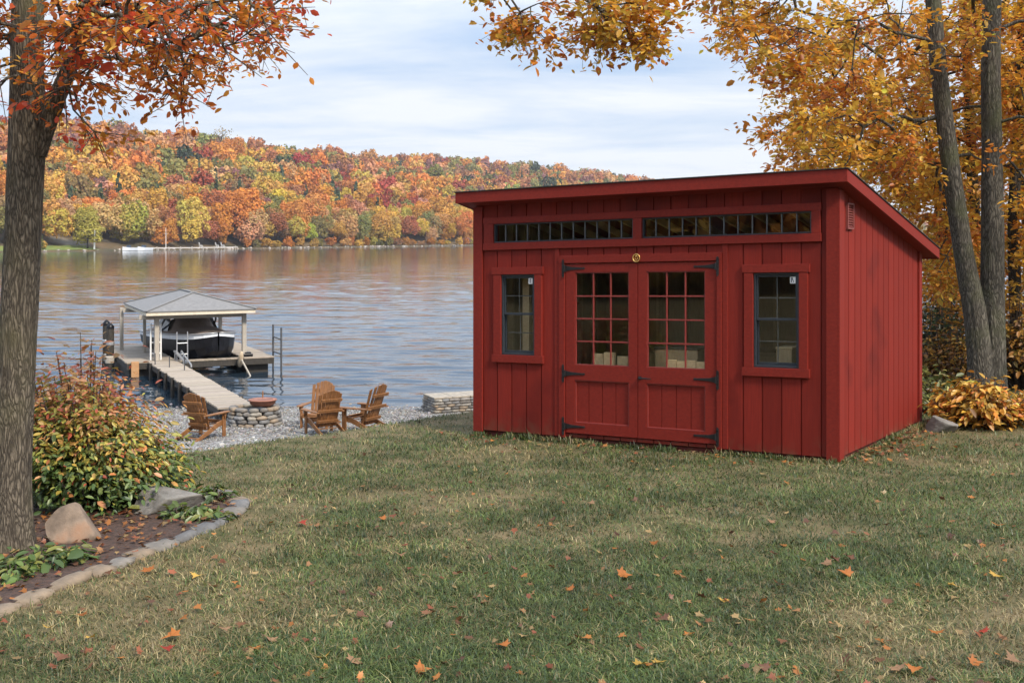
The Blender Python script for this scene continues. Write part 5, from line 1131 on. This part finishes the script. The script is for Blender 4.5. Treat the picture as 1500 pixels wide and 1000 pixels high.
def build_shrubs():
    G = [(.075, .13, .035), (.10, .165, .04), (.055, .10, .032), (.14, .20, .05)]; YG = [(.40, .36, .06), (.52, .38, .07), (.28, .29, .05)]; RO = [(.60, .22, .08), (.66, .31, .15), (.48, .11, .05), (.64, .35, .10), (.40, .09, .05)]
    def pal_big(t, P, rs):
        n = len(t); k = t+rs.randn(n)*.16+.10*P[:, 0]; g, y, o = mixp(G, n, rs), mixp(YG, n, rs), mixp(RO, n, rs)
        w1 = sstep(k, .30, .55)[:, None]; w2 = (sstep(k, .52, .78)*(rs.rand(n) < .8))[:, None]; stray = rs.rand(n, 1) < .04
        return np.where(stray, o, (g*(1-w1)+y*w1)*(1-w2)+o*w2)
    x, y = lawn_at(122, 752)
    shrub('shrub', 'large leafy shrub turning from green to yellow and orange-red beside the left trunk', 'shrub', (x-.05, y+.30), (.80, .62, 1.22), 270, 16000, .058, pal_big, 3, shape=lambda u: np.clip(.86-.42*u, .42, 1.15))
    def pal_red(t, P, rs): return mixp([(.34, .09, .05), (.42, .15, .06), (.26, .15, .05), (.46, .22, .07)], len(t), rs)
    x2, y2 = lawn_at(55, 745)
    shrub('shrub', 'reddish shrub rising behind the big leafy shrub next to the left trunk', 'shrub', (x2+.05, y2+.95), (.46, .42, 1.42), 70, 1700, .068, pal_red, 5)
    def pal_y(t, P, rs): return mixp([(.60, .27, .035), (.62, .34, .045), (.58, .19, .03), (.42, .28, .05), (.64, .38, .07)], len(t), rs)*(1-.5*(rs.rand(len(t), 1) < .15))
    x, y = lawn_at(1462, 634); shrub('shrub', 'low bright yellow-orange shrub in front of the twin-trunked maple', 'shrub', (x+.05, y+.5), (.62, .45, .56), 110, 2900, .085, pal_y, 7)
    def pal_g(t, P, rs): return mixp([(.13, .15, .04), (.18, .19, .05), (.10, .12, .035), (.24, .22, .06), (.16, .12, .05)], len(t), rs)
    x, y = lawn_at(1375, 618); shrub('shrub', 'loose olive-green brush behind the grey rock by the shed corner', 'shrub', (x+.05, y+1.0), (.55, .45, .62), 90, 1700, .085, pal_g, 8)
    def pal_d(t, P, rs): return mixp([(.02, .045, .018), (.03, .055, .02), (.04, .06, .03)], len(t), rs)
    shrub('evergreen_shrub', 'dark evergreen shrub at the back corner of the shed', 'shrub', ((1372-750)/FPX*17.5, 17.5), (.42, .4, 1.55), 110, 2600, .07, pal_d, 9)
    def pal_o(t, P, rs): return mixp([(.30, .14, .03), (.36, .19, .03), (.22, .16, .035), (.16, .08, .03)], len(t), rs)
    shrub('shrub', 'tangled rusty undergrowth at the foot of the twin-trunked maple', 'shrub', ((1402-750)/FPX*16.2, 16.4), (.55, .45, 1.15), 80, 1500, .085, pal_o, 10)
    shrub('shrub', 'dull orange undergrowth at the right edge behind the twin-trunked maple', 'shrub', ((1500-750)/FPX*17, 17), (.8, .5, 1.5), 110, 2400, .095, pal_o, 11)
    # low green plants in the bed
    def pal_h(t, P, rs): return mixp([(.085, .14, .03), (.12, .17, .04), (.06, .10, .03), (.20, .21, .05)], len(t), rs)
    for i, (px, py, w, h, lab) in enumerate(((48, 836, .22, .16, 'low green leafy plant at the foot of the left trunk'), (96, 826, .15, .13, 'small green plant below the tan rock'), (22, 852, .18, .12, 'green plant clump at the far left edge of the bed'), (268, 762, .20, .14, 'pale green low plant in front of the grey boulder'), (306, 764, .15, .11, 'smaller pale green plant right of the plant by the grey boulder'), (318, 738, .17, .16, 'grey-green plant at the right tip of the bed'))):
        x, y = lawn_at(px, py); shrub('bed_plant', lab, 'plant', (x, y), (w, w*.8, h), 26, 190, .078, pal_h, 20+i, flat=.6, group='low plants in the stone-edged bed')
build_shrubs()
def rock(name, label, c, dims, seed, mat, rz=0, sink=.2, cuts=14):
    v, f = ico(4 if max(dims) < .6 else 5); rs = np.random.RandomState(seed); q = v.copy()
    for k in range(cuts):       # flat fracture faces
        n = rs.randn(3); n /= np.linalg.norm(n); d = rs.uniform(.42, .74); s = q@n; m = s > d; q[m] -= n*((s[m]-d)*.98)[:, None]
    q *= (1+.045*fbm(v*2.2, seed, 4)+.025*fbm(v*9, seed+3, 3))[:, None]; q = q/np.abs(q).max(0)*np.array(dims)*.5
    gz = float(ground_z(*c)); o = np_mesh(name, q, np.array(f).ravel(), np.full(len(f), 3), M[mat], None, False)
    o.location = (c[0], c[1], gz+dims[2]*(.5-sink)); o.rotation_euler = (rs.uniform(-.15, .15), rs.uniform(-.15, .15), rz); tag(o, label, 'rock'); return o
def bezier_line(pix):
    pts = np.array([lawn_at(*p) for p in pix]); s = np.concatenate([[0], np.cumsum(np.linalg.norm(np.diff(pts, axis=0), axis=1))]); return pts, s
BED_PIX = [(-150, 960), (0, 898), (60, 873), (130, 846), (200, 816), (262, 792), (318, 768), (345, 750), (352, 738), (330, 727), (300, 722)]
def build_bed():
    rs = np.random.RandomState(6); x, y = lawn_at(100, 800); rock('rock', 'angular tan rock leaning by the foot of the left trunk', (x, y+.12), (.40, .34, .32), 4, 'rock', .3, .14, 12)
    x, y = lawn_at(240, 757); rock('boulder', 'flat-topped grey boulder in front of the large leafy shrub', (x, y+.12), (.56, .40, .30), 13, 'greyrock', -.15, .14, 12)
    x, y = lawn_at(1382, 634); rock('rock', 'rounded grey rock on the grass by the right back corner of the shed', (x, y+.12), (.40, .30, .25), 15, 'greyrock', -.25, .2, 12)
    pts, s = bezier_line(BED_PIX); t = .0; i = 0; stones = []
    while t < s[-1]-.05:
        L_ = rs.uniform(.17, .34) if t < s[-1]*.8 else rs.uniform(.13, .22); m = t+L_/2; p = [np.interp(m, s, pts[:, k]) for k in (0, 1)]; p2 = [np.interp(m+.05, s, pts[:, k]) for k in (0, 1)]; an = math.atan2(p2[1]-p[1], p2[0]-p[0])
        v, f = STONET; w = rs.uniform(.11, .19); h = rs.uniform(.045, .07); q = v*(1+.30*fbm(v*1.6+i*3.1, 7, 3))[:, None]*np.array([L_*1.02, w, h])*.5
        g = rs.choice(3); c = np.array([(.18, .165, .145), (.20, .155, .11), (.135, .135, .135)][g])*rs.uniform(.8, 1.15)
        o = np_mesh('edging_stone', q, np.concatenate(f), np.full(len(f), 3), M['stone'], np.tile(c, (len(f), 1)), True); o.location = (p[0], p[1], float(ground_z(*p))+.012+rs.uniform(-.008, .01)); o.rotation_euler = (rs.uniform(-.08, .08), rs.uniform(-.08, .08), an)
        stones.append((o, g, m)); t += L_*.99; i += 1
    for o, g, m in stones:
        tag(o, ['flat pale grey edging stone in the curved border of the left bed', 'flat tan edging stone in the curved border of the left bed', 'flat blue-grey edging stone in the curved border of the left bed'][g], 'edging stone', ['pale grey stones edging the bed', 'tan stones edging the bed', 'blue-grey stones edging the bed'][g])
    # mulch inside the border
    q = np.linspace(0, s[-1], 60); ed = np.stack([np.interp(q, s, pts[:, k]) for k in (0, 1)], 1); c = np.array([-4.6, 9.3]); V = []
    for k in np.linspace(0, 1, 24): V.append(ed*(1-k)+c*k)
    V = np.array(V).reshape(-1, 2); z = ground_z(V[:, 0], V[:, 1])+.03+.018*fbm2(V[:, 0], V[:, 1], 3, 4); f = grid_faces(24, 60)
    near = fbm2(V[:, 0], V[:, 1], .9, 3)*.03
    mt = pmat('mulch', (.030, .018, .013), (.10, .055, .038), 24, .95, .9, detail=9, bdist=.03)
    tag(np_mesh('mulch_bed', np.stack([V[:, 0], V[:, 1], z+near], 1), f.ravel(), np.full(len(f), 4), mt, smooth=True), kind='structure')
    return ed, c
BED, BEDC = build_bed()
def in_bed(x, y):
    poly = np.vstack([BED, BEDC[None]]); ins = np.zeros(len(x), bool)
    for k in range(len(poly)):
        (x0, y0), (x1, y1) = poly[k], poly[k-1]; cnd = ((y0 > y) != (y1 > y)); ins ^= cnd & (x < (x1-x0)*(y-y0)/((y1-y0) if abs(y1-y0) > 1e-9 else 1e-9)+x0)
    return ins
def in_shed(x, y, m=0.):
    dx, dy = x-SO[0], y-SO[1]; u = dx*.83173-dy*.55518; v = dx*.55518+dy*.83173; return (u > -m)&(u < SW+m)&(v > -m)&(v < SD+m)

# ================================================================== grass and fallen leaves
def lz(x, y): return ground_z(x, y)+fbm2(x, y, .9, 3)*.03
def build_grass():
    rs = np.random.RandomState(77); n = 520000
    Y = 1/rs.uniform(1/19.5, 1/3.6, n); X = rs.uniform(-.52, .52, n)*Y+rs.uniform(-1.2, 1.2, n)
    nt = 7000; q = rs.rand(nt); e = .01+np.abs(rs.randn(nt))*.045; fr = rs.rand(nt) < .6      # uncut tufts along the foot of the shed
    uu = np.where(fr, q*SW, SW+e+.02); vv = np.where(fr, -e, q*SD); tx = SO[0]+SU[0]*uu+SV[0]*vv; ty = SO[1]+SU[1]*uu+SV[1]*vv; kp = fbm2(tx, ty, 2.3, 12, 3) > -.18; tx, ty = tx[kp], ty[kp]
    X = np.concatenate([X, tx]); Y = np.concatenate([Y, ty]); tuft = np.concatenate([np.zeros(n, bool), np.ones(len(tx), bool)])
    ok = (Y-crest(X)+fbm2(X, Y, 1.3, 8)*.5 < .55+.2*rs.rand(len(X))) & ~in_bed(X, Y) & ~in_shed(X, Y, -.04); X, Y, tuft = X[ok], Y[ok], tuft[ok]
    bare = fbm2(X, Y, .85, 31, 4); thin = sstep(bare, .02, .30); ok = (rs.rand(len(X)) > thin*.6)|tuft; X, Y, bare, tuft = X[ok], Y[ok], bare[ok], tuft[ok]; n = len(X)
    tall = fbm2(X, Y, 1.6, 41, 3); big = fbm2(X*1.0, Y*1.0, .33, 55, 3)
    h = (.024+.022*np.clip(tall+.3, 0, 1))*np.exp(rs.randn(n)*.3)*(.8+.028*Y)*np.where(tuft, 1.45, 1); w = (.0026+.00034*Y)*rs.uniform(.7, 1.3, n)
    a = rs.uniform(0, 6.283, n); lean = (np.abs(rs.randn(n))*1.3+.35)*np.where(tuft, .45, 1); d = np.stack([np.cos(a), np.sin(a)], 1); s = np.stack([-d[:, 1], d[:, 0]], 1)
    b = np.stack([X, Y, lz(X, Y)-.004], 1)
    def P(f, up, wd, sg): return b+np.concatenate([d*(h*lean*f)[:, None]+s*(w*wd*sg)[:, None], (h*up)[:, None]], 1)
    V = np.stack([P(0, 0, 1, -.5), P(0, 0, 1, .5), P(.35, .62, .8, .5), P(.35, .62, .8, -.5), P(1.0, .88, 0, 0)], 1).reshape(-1, 3)
    L_ = (np.arange(n)*5)[:, None]+np.array([0, 1, 2, 3, 3, 2, 4])[None]; tot = np.tile([4, 3], n)
    g = np.array([(.085, .122, .030), (.060, .096, .028), (.120, .150, .036), (.048, .080, .032)])[rs.randint(4, size=n)]; st = np.array([(.30, .24, .105), (.22, .165, .078), (.35, .285, .14)])[rs.randint(3, size=n)]
    k = np.clip(.10+1.25*bare+.7*big+.15*rs.randn(n)+.022*(Y-7), .04, .93); pick = (rs.rand(n) < k)[:, None]
    c = np.where(pick, st, g)*np.exp(rs.randn(n, 1)*.22)*np.clip(1+.75*fbm2(X, Y, 2.4, 61, 4)-.35*np.clip(tall, 0, 1), .5, 1.6)[:, None]
    o = np_mesh('lawn_grass', V, L_.ravel(), tot, M['grass'], np.repeat(c, 2, 0)); tag(o, 'short autumn lawn grass with straw-coloured patches', 'grass', kind='stuff')
build_grass()
def build_fallen_leaves():
    rs = np.random.RandomState(91); cols = {'orange': (.36, .125, .03), 'red': (.32, .045, .025), 'tan': (.27, .155, .085), 'brown': (.13, .06, .035), 'yellow': (.44, .27, .06)}
    spots = [(443, 772, 'red', 1.3), (735, 955, 'orange', 1.2), (915, 848, 'orange', 1.5), (587, 817, 'tan', 1.2), (620, 990, 'orange', 1.2), (521, 978, 'tan', 1.3), (475, 971, 'yellow', 1.2), (395, 945, 'tan', 1.1), (250, 941, 'orange', 1.6), (245, 962, 'red', 1.2), (530, 909, 'brown', 1.1), (1129, 768, 'tan', 1.0), (1238, 848, 'orange', 1.3), (1224, 826, 'brown', 1.3), (1242, 821, 'brown', 1.2), (1140, 862, 'red', .9), (1462, 775, 'orange', 1.3), (1460, 848, 'yellow', 1.3), (1396, 866, 'yellow', 1.2), (940, 982, 'yellow', 1.2), (966, 979, 'yellow', 1.2), (1372, 931, 'orange', 1.2), (1315, 985, 'tan', 1.3), (1338, 988, 'orange', 1.1), (1440, 930, 'red', 1.0), (1482, 974, 'tan', 1.5), (1012, 935, 'orange', 1.0), (974, 914, 'brown', 1.1), (1134, 816, 'brown', 1.0), (960, 800, 'orange', 1.1), (633, 733, 'brown', 1.0), (790, 776, 'orange', 1.0), (834, 869, 'orange', 1.0), (12, 868, 'yellow', 1.2), (215, 842, 'orange', 1.3), (287, 851, 'yellow', 1.3), (310, 866, 'tan', 1.2), (118, 910, 'orange', 1.1), (72, 930, 'yellow', .9), (134, 946, 'yellow', .9), (1210, 832, 'tan', 1.2), (1430, 978, 'orange', 1.0), (1118, 985, 'brown', 1.0), (372, 958, 'orange', 1.2), (330, 930, 'tan', 1.0), (88, 977, 'brown', 1.1), (1060, 890, 'yellow', .9), (700, 880, 'tan', .9), (560, 764, 'orange', .9), (866, 742, 'tan', .9)]
    tv, tf = STAR; tvn = np.array(tv); tvn[:, 1] -= .45
    for px, py, c, k in spots:
        x, y = lawn_at(px, py); col = np.array(cols[c])*np.exp(rs.randn()*.12)*(1+rs.randn(len(tf), 1)*.07); q = tvn.copy(); cu = rs.uniform(.15, .5); q[:, 2] += cu*q[:, 0]**2*1.2+rs.uniform(-.2, .35)*q[:, 1]**2
        o = np_mesh('fallen_leaf', q*.066*k*rs.uniform(.9, 1.1), np.array(tf).ravel(), np.full(len(tf), 3), M['dryleaf'], col); o.location = (x, y, float(lz(np.array([x]), np.array([y]))[0])+.03); o.rotation_euler = (rs.uniform(-.35, .35)+.12, rs.uniform(-.35, .35), rs.uniform(0, 6.28))
        tag(o, {'orange': 'bright orange fallen maple leaf lying on the lawn', 'red': 'red fallen maple leaf lying on the lawn', 'tan': 'dry tan fallen leaf lying on the lawn', 'brown': 'curled dark brown fallen leaf lying on the lawn', 'yellow': 'yellow fallen maple leaf lying on the lawn'}[c], 'leaf', c+' leaves fallen on the lawn')
    # the small ones nobody could count
    n = 1000; Y = 1/rs.uniform(1/17., 1/4.2, n); X = rs.uniform(-.5, .5, n)*Y; ok = (Y-crest(X) < .2)&~in_bed(X, Y)&~in_shed(X, Y, .02); X, Y = X[ok], Y[ok]
    t = rs.uniform(0, SD+.4, 260); e = np.abs(rs.randn(260))*.22+.04; pr = SO[:2]+np.array([SU[0], SU[1]])*(SW+e)[:, None]+np.array([SV[0], SV[1]])*t[:, None]       # drift against the shed's right wall
    t2 = rs.uniform(-.3, SW, 90); e2 = np.abs(rs.randn(90))*.30+.05; pf = SO[:2]+np.array([SU[0], SU[1]])*t2[:, None]-np.array([SV[0], SV[1]])*e2[:, None]
    m = 900; k = rs.rand(m); j = rs.randint(len(BED), size=m); pb = BED[j]*(1-k[:, None]*.6)+BEDC*k[:, None]*.6+rs.randn(m, 2)*.05; ib = in_bed(pb[:, 0], pb[:, 1]); pb = pb[ib]
    P = np.vstack([np.stack([X, Y], 1), pr, pf, pb]); z = lz(P[:, 0], P[:, 1])+rs.uniform(.018, .034, len(P)); z[-len(pb):] += .02; n = len(P)
    pal = np.array([(.25, .125, .055), (.17, .08, .04), (.33, .13, .035), (.21, .07, .035), (.28, .19, .085), (.11, .055, .035)])
    c = pal[rs.choice(6, n)]*np.exp(rs.randn(n, 1)*.22); nrm = np.array([0, 0, 1.])+rs.randn(n, 3)*.32
    o = inst('leaf_litter', tvn, tf, frames(nrm, rs.randn(n, 3)), rs.uniform(.030, .062, n), np.stack([P[:, 0], P[:, 1], z], 1), c, M['dryleaf']); tag(o, 'small dry leaves scattered over lawn and bed', 'leaves', kind='stuff')
build_fallen_leaves()

# ================================================================== the air over the lake
def build_haze():
    mb = MB(); mb.box(-2650, 2650, -200, 2650, -10, 130); m, N, L, out = new_mat('haze'); v = N.new('ShaderNodeVolumePrincipled')
    v.inputs['Color'].default_value = (.86, .90, .97, 1); v.inputs['Density'].default_value = .00015; v.inputs['Anisotropy'].default_value = .2; L.new(v.outputs[0], out.inputs['Volume'])
    tag(mb.build('haze', m), 'thin pale haze over the lake', 'haze', kind='stuff')
build_haze()
